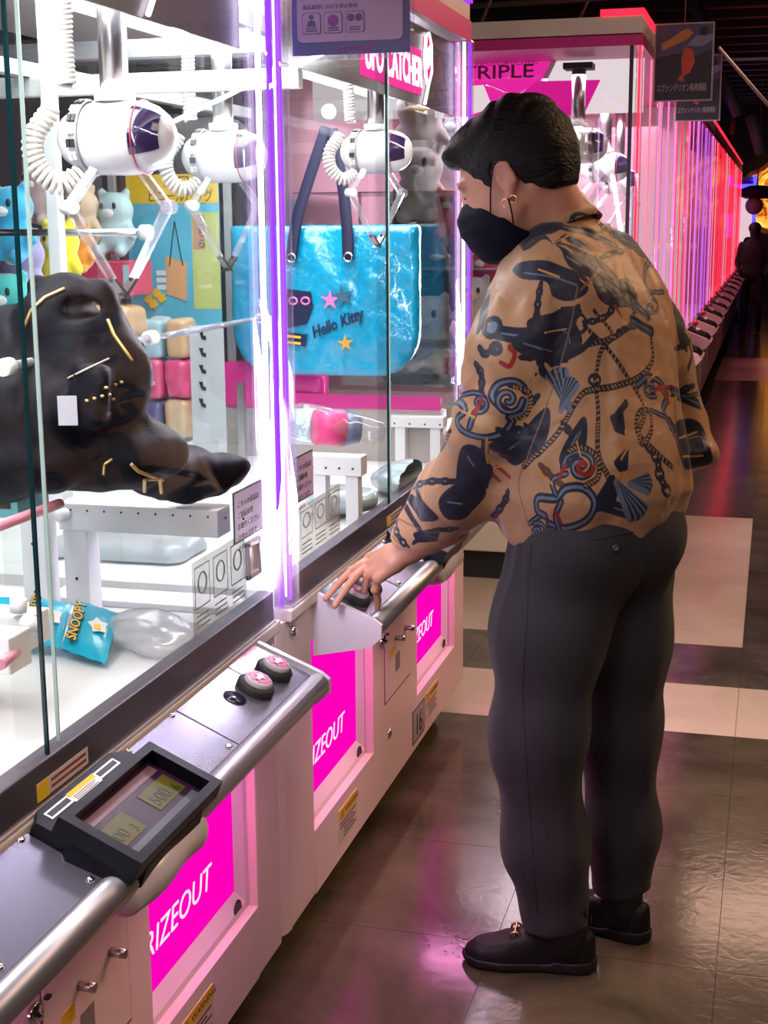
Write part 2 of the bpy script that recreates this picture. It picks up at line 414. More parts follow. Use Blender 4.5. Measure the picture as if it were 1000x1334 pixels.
# lit mural on the far wall
def mural():
    m = bpy.data.materials.new('lit_mural'); m.use_nodes = True; nt = m.node_tree; nt.nodes.clear()
    out = nt.nodes.new('ShaderNodeOutputMaterial'); e = nt.nodes.new('ShaderNodeEmission'); g = nt.nodes.new('ShaderNodeNewGeometry')
    n = nt.nodes.new('ShaderNodeTexNoise'); n.inputs['Scale'].default_value = 2.6; n.inputs['Distortion'].default_value = 2.2; n.inputs['Detail'].default_value = 4
    nt.links.new(g.outputs['Position'], n.inputs['Vector'])
    r = nt.nodes.new('ShaderNodeValToRGB'); cr = r.color_ramp
    cr.elements[0].position = .36; cr.elements[0].color = (.03, .012, .01, 1); cr.elements[1].position = .68; cr.elements[1].color = (1, .62, .10, 1)
    a = cr.elements.new(.46); a.color = (.35, .06, .01, 1); a = cr.elements.new(.55); a.color = (1, .28, .02, 1)
    nt.links.new(n.outputs['Fac'], r.inputs[0]); nt.links.new(r.outputs[0], e.inputs[0]); e.inputs[1].default_value = 1.5
    nt.links.new(e.outputs[0], out.inputs[0]); return m
MUR = mural()
mu = thing('wall_mural', 'glowing orange and yellow flame mural on the far back wall', 'mural', (0, 26.5, 2))
p0, p1 = W(972, 300, Y=26.5), W(1075, 205, Y=26.5)
pl = []
for k in range(22):
    a = 2*pi*k/22; rr = 1+.12*sin(5*a)
    pl.append(((p0.x+p1.x)/2+(p1.x-p0.x)/2*cos(a)*rr, (p0.z+p1.z)/2+(p1.z-p0.z)/2*sin(a)*rr))
MB().prism(pl, 'y', 26.46, 26.58).build('lit_panel', MUR, mu)
MB().prism([(p[0]*1.0+.0, p[1]) for p in [( (q[0]-(p0.x+p1.x)/2)*1.12+(p0.x+p1.x)/2, (q[1]-(p0.z+p1.z)/2)*1.15+(p0.z+p1.z)/2) for q in pl]], 'y', 26.58, 26.60).build('backing', mat('mural_backing', (.25, .14, .12), .8), mu)

# ------------------------------------------------------------------ near prize machines (built round y=3.30, copied to y=1.60)
YC = 3.30
pm = thing('prize_machine', 'white prize crane machine the man is playing, right of the purple corner posts', 'arcade machine', (Xf, YC, 0), 'pair of prize crane machines on the left')
L = .82; XB = -2.0
y0, y1 = YC-L, YC+L
wins = [(2.635, 3.09), (3.524, 3.99)]; zb, zt = .243, .66
# front panel pieces around the two windows
b = MB()
b.box(Xf-.02, Xf, y0, wins[0][0], .10, .745, .006); b.box(Xf-.02, Xf, wins[0][0], wins[0][1], .10, zb)
b.box(Xf-.02, Xf, wins[1][0], wins[1][1], .10, zb); b.box(Xf-.02, Xf, wins[1][1], y1, .10, .745, .006)
b.box(Xf-.02, Xf, wins[0][1], wins[1][0], .10, .745)
for wn in wins: b.box(Xf-.02, Xf, wn[0], wn[1], zt, .745)
b.prism([(Xf-.02, y0-.0), (Xf-.02, y0-.04), (Xf-.008, y0-.035), (Xf-.002, y0-.02), (Xf, y0)], 'z', .10, .745)
b.box(XB, Xf-.14, y0, y1, .10, .745); b.box(Xf-.14, Xf-.02, y0, y0+.02, .10, .745); b.box(Xf-.14, Xf-.02, y1-.02, y1, .10, .745)
b.box(Xf-.14, Xf-.02, y0, y1, .10, .12)
b.build('cabinet', PANEL, pm)
RECW = mat('recess_white', (0.85, 0.72, 0.80), .4)
for wn in wins:
    d = .034; pb = zb+.046; py = wn[1]-.036
    b = MB(); b.prism([(Xf-d, wn[1]+.012), (Xf-d, py), (Xf-.0195, wn[1]-.012), (Xf-.0195, wn[1]+.012)], 'z', zb-.01, zt+.01)
    b.box(Xf-d, Xf-.0195, wn[0]-.012, wn[0]+.001, zb-.01, zt+.01); b.box(Xf-d, Xf-.0195, wn[0], wn[1], zt-.001, zt+.012)
    rc = b.build('window_recess', RECW, pm)
    lip = MB(); lip.prism([(Xf-d, zb-.012), (Xf-d, pb), (Xf-.0195, zb+.014), (Xf-.0195, zb-.012)], 'y', wn[0], wn[1]); lip.build('recess_ledge', mat('ledge_white', (.95, .84, .84), .4), rc)
    pn = MB().box(Xf-d-.006, Xf-d+.001, wn[0], wn[1], zb, zt).build('magenta_window', MAG, pm)
    text('lettering', 'PRIZEOUT', INKW, (Xf-d+.0015, wn[0]+.008, .350), (0, 1, 0), (0, 0, 1), .064, pn, .0008, xs=1.05, shear=.2, bold=-.0006)
    # dark finger hole where the ledge meets the corner
    MB().prism([(wn[1]-.052+.017*cos(a_), zb+.014+.022*sin(a_)) for a_ in [k*pi/8 for k in range(9)]], 'x', Xf-.0215, Xf-.0185).build('finger_hole', INK, pm)
area_specs = [( -.915, (wn[0]+wn[1])/2, .655) for wn in wins]
# service door, pegs, locks, stickers on the front
dr = MB().box(Xf, Xf+.003, 3.195, 3.445, .335, .66, .002).build('service_door', PANEL, pm)
SEAM = mat('panel_seam', (0.22, 0.15, 0.14), .8)
b = MB()
for yy in (3.193, 3.447): b.box(Xf, Xf+.0012, yy-.0015, yy+.0015, .33, .665)
b.box(Xf, Xf+.0012, 3.193, 3.447, .3295, .3325); b.build('door_seam', SEAM, dr)
for yy, zz in ((3.387, .474), (3.291, .475)):
    MB().cyl((Xf+.002, yy, zz), (Xf+.028, yy, zz), .007, 12).build('peg', STEEL, dr)
lk = MB().lathe((Xf, 3.171, .50), (1, 0, 0), [(0, .018), (.005, .018), (.008, .015), (.008, .006), (.014, .005), (.014, 0)], 20).build('lock', CHROME, pm)
MB().box(Xf, Xf+.010, 3.196, 3.206, .508, .512).build('lock_slot', INK, lk)
st = MB().box(Xf, Xf+.0036, 3.235, 3.275, .385, .46).build('sticker', PAPER, pm); MB().box(Xf+.0036, Xf+.0042, 3.235, 3.275, .435, .46).build('sticker_band', YEL, st)
MB().box(Xf, Xf+.004, 3.29, 3.33, .385, .43).build('small_plate', mat('grey_tag', (.25, .22, .22), .4), pm)
MB().lathe((Xf, 3.235, .243), (1, 0, 0), [(0, .012), (.004, .012), (.006, .006), (.006, 0)], 14).build('lock', CHROME, pm)
for ys in (2.80, 3.62):
    s_ = MB().box(Xf, Xf+.001, ys, ys+.14, .135, .215).build('warning_sticker', mat('sticker_paper', (.74, .62, .56), .5), pm)
    MB().box(Xf+.001, Xf+.0016, ys, ys+.14, .188, .215).build('yellow_band', YEL, s_)
    text('lettering', '\u26a0 WARNING', INK, (Xf+.0017, ys+.012, .195), (0, 1, 0), (0, 0, 1), .018, s_, .0002, xs=1.2)
    for q in range(5): MB().box(Xf+.001, Xf+.0014, ys+(.035 if q > 1 else .01), ys+.13-.02*(q % 2), .178-q*.009, .181-q*.009).build('text_line', INK, s_)
# number plate 16
np_ = MB().box(Xf, Xf+.0015, 3.47, 3.60, .12, .215).build('number_plate', mat('plate_grey', (.42, .40, .38), .4), pm)
b = MB()
for (a0, a1, c0, c1) in ((3.47, 3.60, .12, .124), (3.47, 3.60, .211, .215), (3.47, 3.475, .12, .215), (3.595, 3.60, .12, .215)): b.box(Xf+.0015, Xf+.002, a0, a1, c0, c1)
b.build('plate_border', INK, np_)
text('lettering', '16', INK, (Xf+.002, 3.50, .135), (0, 1, 0), (0, 0, 1), .085, np_, .0003, xs=.9)
for yy in (y0+.12, y1-.12):
    MB().cyl((Xf-.10, yy-.018, .045), (Xf-.10, yy+.018, .045), .045, 20).build('caster', mat('grey_rubber', (.25, .22, .22), .5), pm)
# sill and window frame
MB().box(Xf-.03, Xf+.012, y0, y1, .742, .766, .004).build('sill', SILL, pm)
MB().box(Xf-.025, Xf+.006, y0+.02, y1-.02, .768, .826, .003).build('window_frame', FRAME, pm)
b = MB().box(Xf-.02, Xf+.010, y0+.02, y1-.02, .7655, .7705); b.build('frame_strip', mat('pale_strip', (.75, .68, .72), .3, .5), pm)
stk = MB().box(Xf+.006, Xf+.0068, 3.205, 3.345, .778, .802).build('frame_sticker', mat('pink_sticker', (.62, .5, .5), .5), pm)
MB().box(Xf+.0068, Xf+.0074, 3.205, 3.235, .778, .802).build('yellow_band', YEL, stk)
for q in range(2): MB().box(Xf+.0068, Xf+.0072, 3.242, 3.338, .784+q*.009, .788+q*.009).build('text_line', mat('dark_red_ink', (.2, .05, .05), .5), stk)
for yy in (y0+.035, y1-.035, ):
    MB().lathe((Xf, yy, .715), (1, 0, 0), [(0, .011), (.006, .011), (.009, .008), (.009, 0)], 14).build('key_lock', CHROME, pm)
# console: sloping top, round outer bar, end brackets
zi, xo, zo = .758, -.757, .703; c0, c1 = YC-.645, YC+.69
def CP(y, v, h=0):
    """point on the console top: v 0 inner .. 1 outer, h above it"""
    nx, nz = (zi-zo), (xo-Xf); n_ = sqrt(nx*nx+nz*nz)
    return Vector((Xf+(xo-Xf)*v+nx/n_*h, y, zi+(zo-zi)*v+nz/n_*h))
cs = MB(); cs.prism([(Xf, zi), (xo, zo), (xo, zo-.03), (Xf, .66)], 'y', c0, c1)
con = cs.build('console', LILAC, pm)
b = MB(); b.tube([(xo+.004, c0+.004, zo-.012), (xo+.004, c1-.004, zo-.012)], .021, 18); b.build('console_bar', BARS, con)
for ye, s_ in ((c0, -1), (c1, 1)):
    b = MB(); b.prism([(Xf, zi+.006), (xo+.008, zo+.008), (xo+.024, zo-.004), (xo+.024, zo-.03), (xo+.0, zo-.052), (Xf, .625)], 'y', ye, ye+s_*.012)
    b.build('end_bracket', LILAC, con)
def plate(ya, yb, m, name='top_plate', h=.003, va=.03, vb=.93):
    b = MB(); P = [CP(ya, va, h), CP(yb, va, h), CP(yb, vb, h), CP(ya, vb, h)]; Q = [p-Vector((0, 0, .003)) for p in P]
    b.add(P+Q, [(0, 1, 2, 3), (4, 7, 6, 5), (0, 4, 5, 1), (1, 5, 6, 2), (2, 6, 7, 3), (3, 7, 4, 0)]); return b.build(name, m, pm)
def screws(ya, yb, parent):
    for y in (ya+.018, yb-.018):
        for v in (.10, .86):
            p = CP(y, v, .003); MB().lathe(p, CP(0, 0, 1)-CP(0, 0, 0), [(-.001, .006), (.002, .0055), (.0034, .003), (.0036, 0)], 12).build('screw', CHROME, parent)
def btnprint(name, c, tint):
    m = mat(name, c, .12, .15, coat=.6)
    nt = m.node_tree; b = nt.nodes['Principled BSDF']; g = nt.nodes.new('ShaderNodeTexCoord'); s = nt.nodes.new('ShaderNodeSeparateXYZ')
    nt.links.new(g.outputs['Object'], s.inputs[0]); n = nt.nodes.new('ShaderNodeTexNoise'); n.inputs['Scale'].default_value = 9; n.inputs['Distortion'].default_value = 1.5
    nt.links.new(g.outputs['Object'], n.inputs['Vector']); r = nt.nodes.new('ShaderNodeValToRGB'); cr = r.color_ramp; cr.interpolation = 'CONSTANT'
    cr.elements[0].color = (*c, 1); cr.elements[1].color = (*tint, 1); cr.elements[1].position = .58
    nt.links.new(n.outputs['Fac'], r.inputs[0]); nt.links.new(r.outputs[0], b.inputs['Base Color']); return m
ORNG = btnprint('orange_print', (0.62, 0.12, 0.06), (0.35, 0.05, 0.30)); TEAL = btnprint('teal_print', (0.02, 0.30, 0.33), (0.30, 0.62, 0.62))
BTNW = mat('button_white', (.62, .52, .60), .35, spec=.3); BTNM = mat('button_magenta', (.42, .005, .14), .4, spec=.2)
def buttons(yA, yB, col):
    up = (CP(0, 0, 1)-CP(0, 0, 0))
    for yy in (yA, yB):
        p = CP(yy, .55, .003)
        bb = MB().lathe(p, up, [(0, .033), (.010, .033), (.015, .029), (.015, .0)], 28).build('push_button', SATBLK, pm)
        MB().lathe(p, up, [(.015, .0245), (.021, .0245), (.024, .021), (.0245, 0)], 28).build('button_cap', BTNW, bb)
        # magenta star-burst print
        pl = [((.017 if k % 2 else .0205)*cos(pi*k/9), (.017 if k % 2 else .0205)*sin(pi*k/9)) for k in range(18)]
        MB().oprism(pl, p+up*.0242, (0, 1, 0), (CP(0, 1)-CP(0, 0)).normalized(), up*.0008).build('button_print', BTNM, bb)
        ar = [(-.012, -.004), (0, -.004), (0, -.010), (.013, 0), (0, .010), (0, .004), (-.012, .004)]
        MB().oprism(ar, p+up*.0252, (0, 1, 0), (CP(0, 1)-CP(0, 0)).normalized(), up*.0008).build('arrow_print', BTNW, bb)
plate(YC-.63, YC-.40, METAL, 'button_plate'); plate(YC+.33, YC+.68, METAL, 'button_plate')
pp = plate(YC-.385, YC-.135, METAL); screws(YC-.385, YC-.135, pp)
pp = plate(YC+.135, YC+.325, METAL); screws(YC+.135, YC+.325, pp)
plate(YC-.62, YC-.52, TEAL, 'printed_film', .0045, .05, .30); plate(YC+.55, YC+.675, ORNG, 'printed_film', .0045, .05, .33)
buttons(YC+.523, YC+.614, 0); buttons(YC-.583, YC-.492, 0)
up = CP(0, 0, 1)-CP(0, 0, 0)
MB().lathe(CP(YC+.46, .46, .0035), up, [(0, .020), (.0012, .020), (.0012, 0)], 24).build('round_sensor', mat('dark_hole', (.02, .02, .05), .15), pm)
# coin display: chunky black body with a sunk screen
def hexslab(pts, h0, h1, inset):
    V = [CP(y, v, h0) for y, v in pts]; cyv = sum(p[0] for p in pts)/len(pts); cvv = sum(p[1] for p in pts)/len(pts)
    V2 = [CP(cyv+(y-cyv)*(1-inset), cvv+(v-cvv)*(1-inset), h1) for y, v in pts]; n = len(pts)
    return V+V2, [tuple(range(n))[::-1], tuple(range(n, 2*n))]+[(i, (i+1) % n, n+(i+1) % n, n+i) for i in range(n)]
b = MB()
body = [(YC-.135, .10), (YC-.11, .0), (YC+.10, .0), (YC+.135, .10), (YC+.135, .45), (YC+.15, .55), (YC+.135, 1.05), (YC+.09, 1.24), (YC-.10, 1.24), (YC-.14, 1.08), (YC-.15, .55), (YC-.135, .45)]
b.add(*hexslab(body, -.012, .018, .05)); cdm = b.build('coin_display', BLACK, pm)
# raised bezel: four bars around a screen
bz = MB(); ya, yb, va, vb = YC-.105, YC+.115, .40, 1.10
for (A, B_, C_, D_) in (((ya-.03, va-.10), (yb+.03, va-.10), (yb+.012, va), (ya-.012, va)), ((ya-.03, vb+.10), (ya-.012, vb), (yb+.012, vb), (yb+.03, vb+.10)),
                        ((ya-.03, va-.10), (ya-.012, va), (ya-.012, vb), (ya-.03, vb+.10)), ((yb+.03, va-.10), (yb+.03, vb+.10), (yb+.012, vb), (yb+.012, va))):
    q = [A, B_, C_, D_]; bz.add([CP(y, v, .012) for y, v in q]+[CP(y+(.006 if y < YC else -.006), v, .042) for y, v in q], [(0, 1, 2, 3), (7, 6, 5, 4), (0, 4, 5, 1), (1, 5, 6, 2), (2, 6, 7, 3), (3, 7, 4, 0)])
bzo = bz.build('screen_bezel', BLACK, cdm)
SCR = mat('dark_screen', (0.030, 0.008, 0.030), .25, spec=.25); SCRY = mat('screen_digits_field', (0.075, 0.062, 0.008), .3, spec=.25); SCRI = mat('screen_ink', (.01, .01, .005), .3)
def cquad(name, ya, yb, va, vb, h, m, parent):
    return MB().add([CP(ya, va, h), CP(yb, va, h), CP(yb, vb, h), CP(ya, vb, h), CP(ya, va, h-.001), CP(yb, va, h-.001), CP(yb, vb, h-.001), CP(ya, vb, h-.001)],
                    [(0, 1, 2, 3), (7, 6, 5, 4), (0, 4, 5, 1), (1, 5, 6, 2), (2, 6, 7, 3), (3, 7, 4, 0)]).build(name, m, parent)
cquad('screen', ya-.012, yb+.012, va, vb, .0205, SCR, cdm)
cquad('pale_strip', ya, yb, va+.04, va+.15, .0212, mat('screen_pink', (.22, .11, .13), .3, spec=.3), cdm)
cquad('digit_field', yb-.085, yb-.002, .62, .90, .0214, SCRY, cdm); cquad('digit_field', ya+.01, ya+.085, .62, .92, .0214, SCRY, cdm)
cquad('grey_strip', ya, yb, 0.97, 1.07, .0212, mat('screen_grey', (.08, .08, .11), .3, spec=.3), cdm)
vd = (CP(0, 0)-CP(0, 1)).normalized()
text('digits', '500', SCRI, CP(yb-.078, .86, .0216), (0, 1, 0), vd, .03, cdm, .0003); text('digits', '6', SCRI, CP(yb-.022, .88, .0216), (0, 1, 0), vd, .024, cdm, .0003)
text('digits', '200', SCRI, CP(ya+.012, .87, .0216), (0, 1, 0), vd, .028, cdm, .0003); text('digits', '3', SCRI, CP(ya+.064, .89, .0216), (0, 1, 0), vd, .022, cdm, .0003)
for yy in (YC-.075, YC+.06):
    cquad('slot_frame', yy-.03, yy+.03, .10, .20, .0185, STEEL, cdm); cquad('slot', yy-.026, yy+.026, .12, .18, .0192, INK, cdm)
lb = cquad('coin_label', YC-.045, YC+.03, .09, .25, .0186, PAPER, cdm); cquad('yellow_band', YC-.045, YC+.03, .09, .145, .0190, YEL, cdm)
for q in range(4): cquad('text_line', YC-.04, YC+.022-.006*(q % 2), .16+q*.022, .168+q*.022, .0190, INK, cdm)
# lumpy white bracket under the display
def fbr(P):
    d = sd_box(P, (-.80, YC, .665), (.070, .125, .026), None, .024)
    d = smin(d, sd_ell(P, (-.775, YC, .678), (.052, .13, .026)), .03)
    return d+.0022*np.sin(P[..., 1]*40)
sdf('display_bracket', fbr, (-.90, YC-.17, .60), (-.67, YC+.17, .72), .008, LILAC, pm)
# deck, booth frame, roof, fascia
MB().box(XB, Xf-.03, y0+.01, y1-.01, .745, .80).build('booth_deck', DECKW, pm)
b = MB()
for yy in (y0+.01, y1-.03):
    for xx in (XB, -1.62): MB().box(xx, xx+.02, yy, yy+.02, .80, 1.99).build('frame_post', mat('white_metal', (.72, .72, .74), .35, .3), pm)
b = MB().box(XB, Xf+.012, y0, y1, 2.00, 2.10, .004); b.build('roof', mat('roof_white', (.62, .52, .54), .4), pm)
MB().box(Xf+.012, Xf+.016, y0, y1, 1.995, 2.052).build('fascia_band', MAGP, pm)
b = MB().box(XB, Xf-.02, y1-.006, y1+.0, 1.99, 2.052); b.build('fascia_band', MAGP, pm)
MB().box(Xf+.006, Xf+.020, y0, y1, 2.100, 2.112).build('roof_led', LEDV, pm)
MB().box(-1.6, -.95, y0+.05, y1-.05, 1.985, 1.998).build('ceiling_light_panel', glow('booth_panel', (1, .97, .98), 1.5), pm)
# header with lit logo behind the front glass
hd = MB().box(-.905, -.900, y0+.05, y1-.05, 1.79, 1.985).build('header_panel', mat('header_grey', (.34, .34, .36), .22, .6), pm)
lg = MB().box(-.900, -.897, YC-.19, YC+.36, 1.815, 1.925).build('logo_backing', glow('logo_pink', (1, .05, .35), 1.3), pm)
NEON = glow('logo_white', (1.0, .80, .92), 2.4)
text('lettering', 'UFO CATCHER', NEON, (-.896, YC-.165, 1.835), (0, 1, 0), (0, 0, 1), .10, lg, .001, xs=.78, bold=.002)
nine = [(YC+.36, 1.70), (YC+.385, 1.82), (YC+.375, 1.93), (YC+.405, 1.985), (YC+.45, 1.985), (YC+.485, 1.93), (YC+.48, 1.82), (YC+.43, 1.78), (YC+.385, 1.62)]
b = MB()
b.tube([(-.894, p[0], p[1]) for p in [(YC+.385, 1.795), (YC+.425, 1.845), (YC+.46, 1.88), (YC+.455, 1.95), (YC+.43, 1.975), (YC+.40, 1.965), (YC+.385, 1.91), (YC+.40, 1.86), (YC+.425, 1.845)]], .0045, 8)
b.tube([(-.893, p[0], p[1]) for p in [(YC+.412, 1.885), (YC+.415, 1.935), (YC+.435, 1.945), (YC+.438, 1.90)]], .0035, 8, closed=True)
b.build('logo_nine', NEON, pm)
MB().prism([(YC+.405, 1.865), (YC+.392, 1.91), (YC+.405, 1.96), (YC+.432, 1.968), (YC+.450, 1.945), (YC+.454, 1.885), (YC+.425, 1.85)], 'x', -.8955, -.8945).build('logo_hexagon', glow('logo_red', (1, .03, .22), 1.2), pm)
# sliding front panes and side panes
gl = YC-.07
g1 = MB().box(-.8815, -.8785, y0+.02, gl+.02, .80, 1.995).build('front_pane', GLASS, pm)
MB().box(-.8825, -.8775, gl+.018, gl+.0225, .80, 1.995).build('pane_edge', EDGE, g1)
g2 = MB().box(-.8905, -.8875, gl-.04, y1-.02, .80, 1.995).build('front_pane', GLASS, pm)
MB().box(-.8915, -.8865, gl+.066, gl+.0685, .80, 1.995).build('pane_edge', EDGEL, g2)
for yy in (y0+.015, y1-.02): MB().box(XB+.02, -.90, yy, yy+.003, .80, 1.99).build('side_pane', SIDEG, pm)
# corner posts: clear acrylic block with glowing rods
for yy, s_ in ((y0+.005, 1), (y1-.005, -1)):
    ps = MB().box(-.895, -.858, yy-.022, yy+.022, .775, 2.0, .005).build('corner_post', ACRYL, pm)
    MB().box(-.884, -.876, yy+s_*.012-.004, yy+s_*.012+.004, .79, 1.995).build('light_rod', LEDW, ps)
    MB().box(-.872, -.863, yy-s_*.010-.003, yy-s_*.010+.003, .79, 1.995).build('light_rod', LEDV, ps)
b = MB(); b.box(-1.55, -1.52, y0+.03, y1-.03, 1.80, 1.83); b.box(-1.0, -.975, y0+.03, y1-.03, 1.86, 1.89); b.build('crane_rail', mat('rail_alu', (.66, .66, .70), .3, .7), pm)
b = MB().box(-1.9, -.93, YC-.12, YC-.07, 1.88, 1.92); b.build('cross_rail', mat('rail_alu', (.66, .66, .70), .3, .7), pm)
# small rods, lock plate inside, sheet of instructions
pm2 = dup(pm, (0, -1.70, 0), 'white prize crane machine nearest the camera with black coin display and two buttons')
for wn in wins:
    for dy in (0, -1.70):
        yc = (wn[0]+wn[1])/2+dy
        area('recess_lamp', (Xf-.010, yc, zt-.004), (Xf-.018, yc, zb), .014, .42, 2.6, (1.0, .30, .68))
# hanging acrylic guide sign between the machines
# ------------------------------------------------------------------ hanging guide board between the near machines
SIGNP = mat('guide_board_blue', (.10, .10, .26), .35); SIGNW = mat('guide_board_lilac', (.42, .30, .46), .4); SIGNI = mat('guide_ink', (.12, .09, .22), .5)
hs = thing('guide_board', 'lilac and blue guide board with little pictures hanging over the near purple posts', 'sign', (-.74, 2.5, 1.95))
A, B_ = W(383, 76, Y=2.5), W(535, 66, Y=2.5)
xa, xb, z0 = A.x, B_.x, (A.z+B_.z)/2
MB().box(xa-.006, xb+.006, 2.496, 2.502, z0-.008, z0+.36).build('clear_sleeve', ACRYL, hs)
MB().box(xa, xb, 2.492, 2.4955, z0, z0+.355).build('printed_board', SIGNP, hs)
rr = lambda x0, x1, z0_, z1, r: [(x0+r+(-cos(a)*r), z0_+r-sin(a)*r) for a in [i*pi/8 for i in range(5)]]+[(x1-r+sin(a)*r, z0_+r-cos(a)*r) for a in [i*pi/8 for i in range(5)]]+[(x1, z1-r), (x1-r, z1), (x0+r, z1), (x0, z1-r)]
MB().prism(rr(xa+.010, xb-.012, z0+.022, z0+.34, .010), 'y', 2.4905, 2.4922).build('pale_field', SIGNW, hs)
for r_ in range(3):
    for c_ in range(3):
        if r_ == 1 and c_ == 2: continue
        x = xa+.020+c_*.040; z = z0+.036+r_*.066
        fr_ = MB().prism(rr(x, x+.034, z, z+.036, .004), 'y', 2.4895, 2.4905).build('picture_box', SIGNI, hs)
        MB().prism(rr(x+.001, x+.033, z+.001, z+.035, .004), 'y', 2.4888, 2.4896).build('box_field', SIGNW, fr_)
        if c_ == 0:
            MB().prism([(x+.017+.0045*cos(a), z+.028+.0045*sin(a)) for a in [k*pi/6 for k in range(12)]], 'y', 2.488, 2.489).build('picture_head', SIGNI, fr_)
            MB().prism([(x+.009, z+.012), (x+.025, z+.012), (x+.023, z+.021), (x+.017, z+.023), (x+.011, z+.021)], 'y', 2.488, 2.489).build('picture_body', SIGNI, fr_)
        elif c_ == 1:
            MB().prism([(x+.017+.010*cos(a), z+.021+.010*sin(a)) for a in [k*pi/8 for k in range(16)]], 'y', 2.488, 2.489).build('picture_disc', mat('guide_violet', (.22, .08, .30), .5), fr_)
        else:
            for q in (-1, 1): MB().prism([(x+.017+q*.0075+.0066*cos(a), z+.025+.0066*sin(a)) for a in [k*pi/6 for k in range(12)]], 'y', 2.488, 2.489).build('picture_disc', SIGNI, fr_)
        for q in range(2): MB().box(x+.007, x+.027, 2.488, 2.489, z+.004+q*.004, z+.006+q*.004).build('text_line', SIGNI, fr_)
text('lettering', '\u666f\u54c1\u7372\u5f97\u306b\u304a\u3051\u308b\u7981\u6b62\u4e8b\u9805', SIGNI, (xa+.020, 2.4903, z0+.078), (1, 0, 0), (0, 0, 1), .0085, hs, .0003)
text('lettering', 'UFO CATCHER', mat('guide_pink', (.45, .05, .25), .5), (xa+.075, 2.4915, z0+.006), (1, 0, 0), (0, 0, 1), .011, hs, .0003)
MB().cyl((xa+.02, 2.494, z0+.355), (Xf-.0, 2.494, 2.10), .003, 8).build('hanger', CHROME, hs)

# small notices stuck to the panes: (pixel corners) on the pane, lavender paper with a few printed lines
def notice(nm, lab, ya, yb, za, zb_, X, m, lines, grp=None):
    t = thing(nm, lab, 'notice', (X, (ya+yb)/2, za), grp)
    MB().box(X-.001, X+.001, ya, yb, za, zb_).build('sheet', m, t)
    MB().box(X-.0014, X+.0006, ya-.0025, yb+.0025, za-.003, zb_+.003).build('border', INK, t)
    wdt = yb-ya
    for k, s_ in enumerate(lines):
        text('lettering', s_, INK, (X+.0012, ya+wdt*.1, zb_-.026-k*.0195), (0, 1, 0), (0, 0, 1), .0125, t, .0002, xs=wdt*.8/(.0125*max(6, max(len(q) for q in lines))))
    return t
JL = ['\u3053\u3061\u3089\u306e\u666f\u54c1\u306f', '\u3054\u904a\u622f\u306e\u5f8c', '\u304a\u53d6\u308a\u304f\u3060\u3055\u3044', '\u30b9\u30bf\u30c3\u30d5\u307e\u3067', '\u304a\u58f0\u304c\u3051']
p0, p1 = W(299, 640, X=-.883), W(336, 676, X=-.883)
notice('pane_notice', 'lavender notice sheet on the glass just left of the bright corner post', p0.y, p1.y, W(300, 708, X=-.883).z, W(300, 644, X=-.883).z, -.876, LAV, JL)
p0, p1 = W(383, 592, X=-.883), W(403, 592, X=-.883)
notice('pane_notice', 'narrow lavender notice sheet on the glass just right of the bright corner post', W(380, 640, X=-.883).y, W(403, 640, X=-.883).y, W(392, 648, X=-.883).z, W(392, 592, X=-.883).z, -.876, LAV, JL)
p0 = W(620, 500, X=-.883)
notice('pane_notice', 'violet notice on the glass beside the far purple corner post', 4.02, 4.09, W(590, 520, X=-.883).z-.06, W(590, 505, X=-.883).z, -.876, mat('violet_sheet', (.35, .18, .7), .5), JL[:3])
# clear instruction sheets with line drawings low on the glass
def instr(ya, yb, za, zb_, lab):
    t = thing('instruction_sheet', lab, 'notice', (-.877, (ya+yb)/2, za), 'clear instruction sheets on the glass')
    MB().box(-.8782, -.8774, ya, yb, za, zb_).build('sheet', clear('clear_sheet', (.92, .93, .92), 1, .1, body=(.9, .92, .9), bodymix=.14), t)
    LN = mat('grey_line_print', (.25, .26, .27), .6)
    n = 3; wd = (yb-ya)/n
    for k in range(n):
        a = ya+k*wd+.008; c = a+wd-.016; zz = za+.04
        for (q0, q1, r0, r1) in ((a, c, zz, zz+.002), (a, c, zb_-.012, zb_-.010), (a, a+.002, zz, zb_-.01), (c-.002, c, zz, zb_-.01)): MB().box(-.8773, -.877, q0, q1, r0, r1).build('frame_line', LN, t)
        MB().tube([(-.877, (a+c)/2+(c-a)*.28*cos(h), (zz+zb_)/2+(zb_-zz)*.22*sin(h)) for h in [i*pi/8 for i in range(16)]], .0014, 6, closed=True).build('drawing_loop', LN, t)
        for q in range(3): MB().box(-.8773, -.877, a+.004, c-.006*(q+1)*.5, za+.008+q*.009, za+.0105+q*.009).build('text_line', LN, t)
instr(W(247, 780, X=-.883).y, W(316, 730, X=-.883).y, .845, .965, 'clear instruction sheet with outline drawings beside the door lock plate')
instr(W(386, 690, X=-.883).y, W(440, 690, X=-.883).y, .845, .95, 'clear instruction sheet with outline drawings under the narrow notice')
# lock plate on the inside of the near pane
t = thing('lock_plate', 'small lilac rectangular lock plate beside the near purple post', 'lock', (-.882, 2.36, .93))
ya, yb = W(319, 725, X=-.876).y, W(336, 725, X=-.876).y; za, zb_ = W(327, 752, X=-.876).z, W(327, 702, X=-.876).z
b = MB(); b.box(-.877, -.869, ya, yb, za, za+.012, .003); b.box(-.877, -.869, ya, yb, zb_-.012, zb_, .003); b.box(-.877, -.869, ya, ya+.012, za, zb_, .003); b.box(-.877, -.869, yb-.012, yb, za, zb_, .003)
b.build('plate_rim', LILAC, t); MB().box(-.8765, -.873, ya+.01, yb-.01, za+.01, zb_-.01).build('plate_face', WHITE, t)

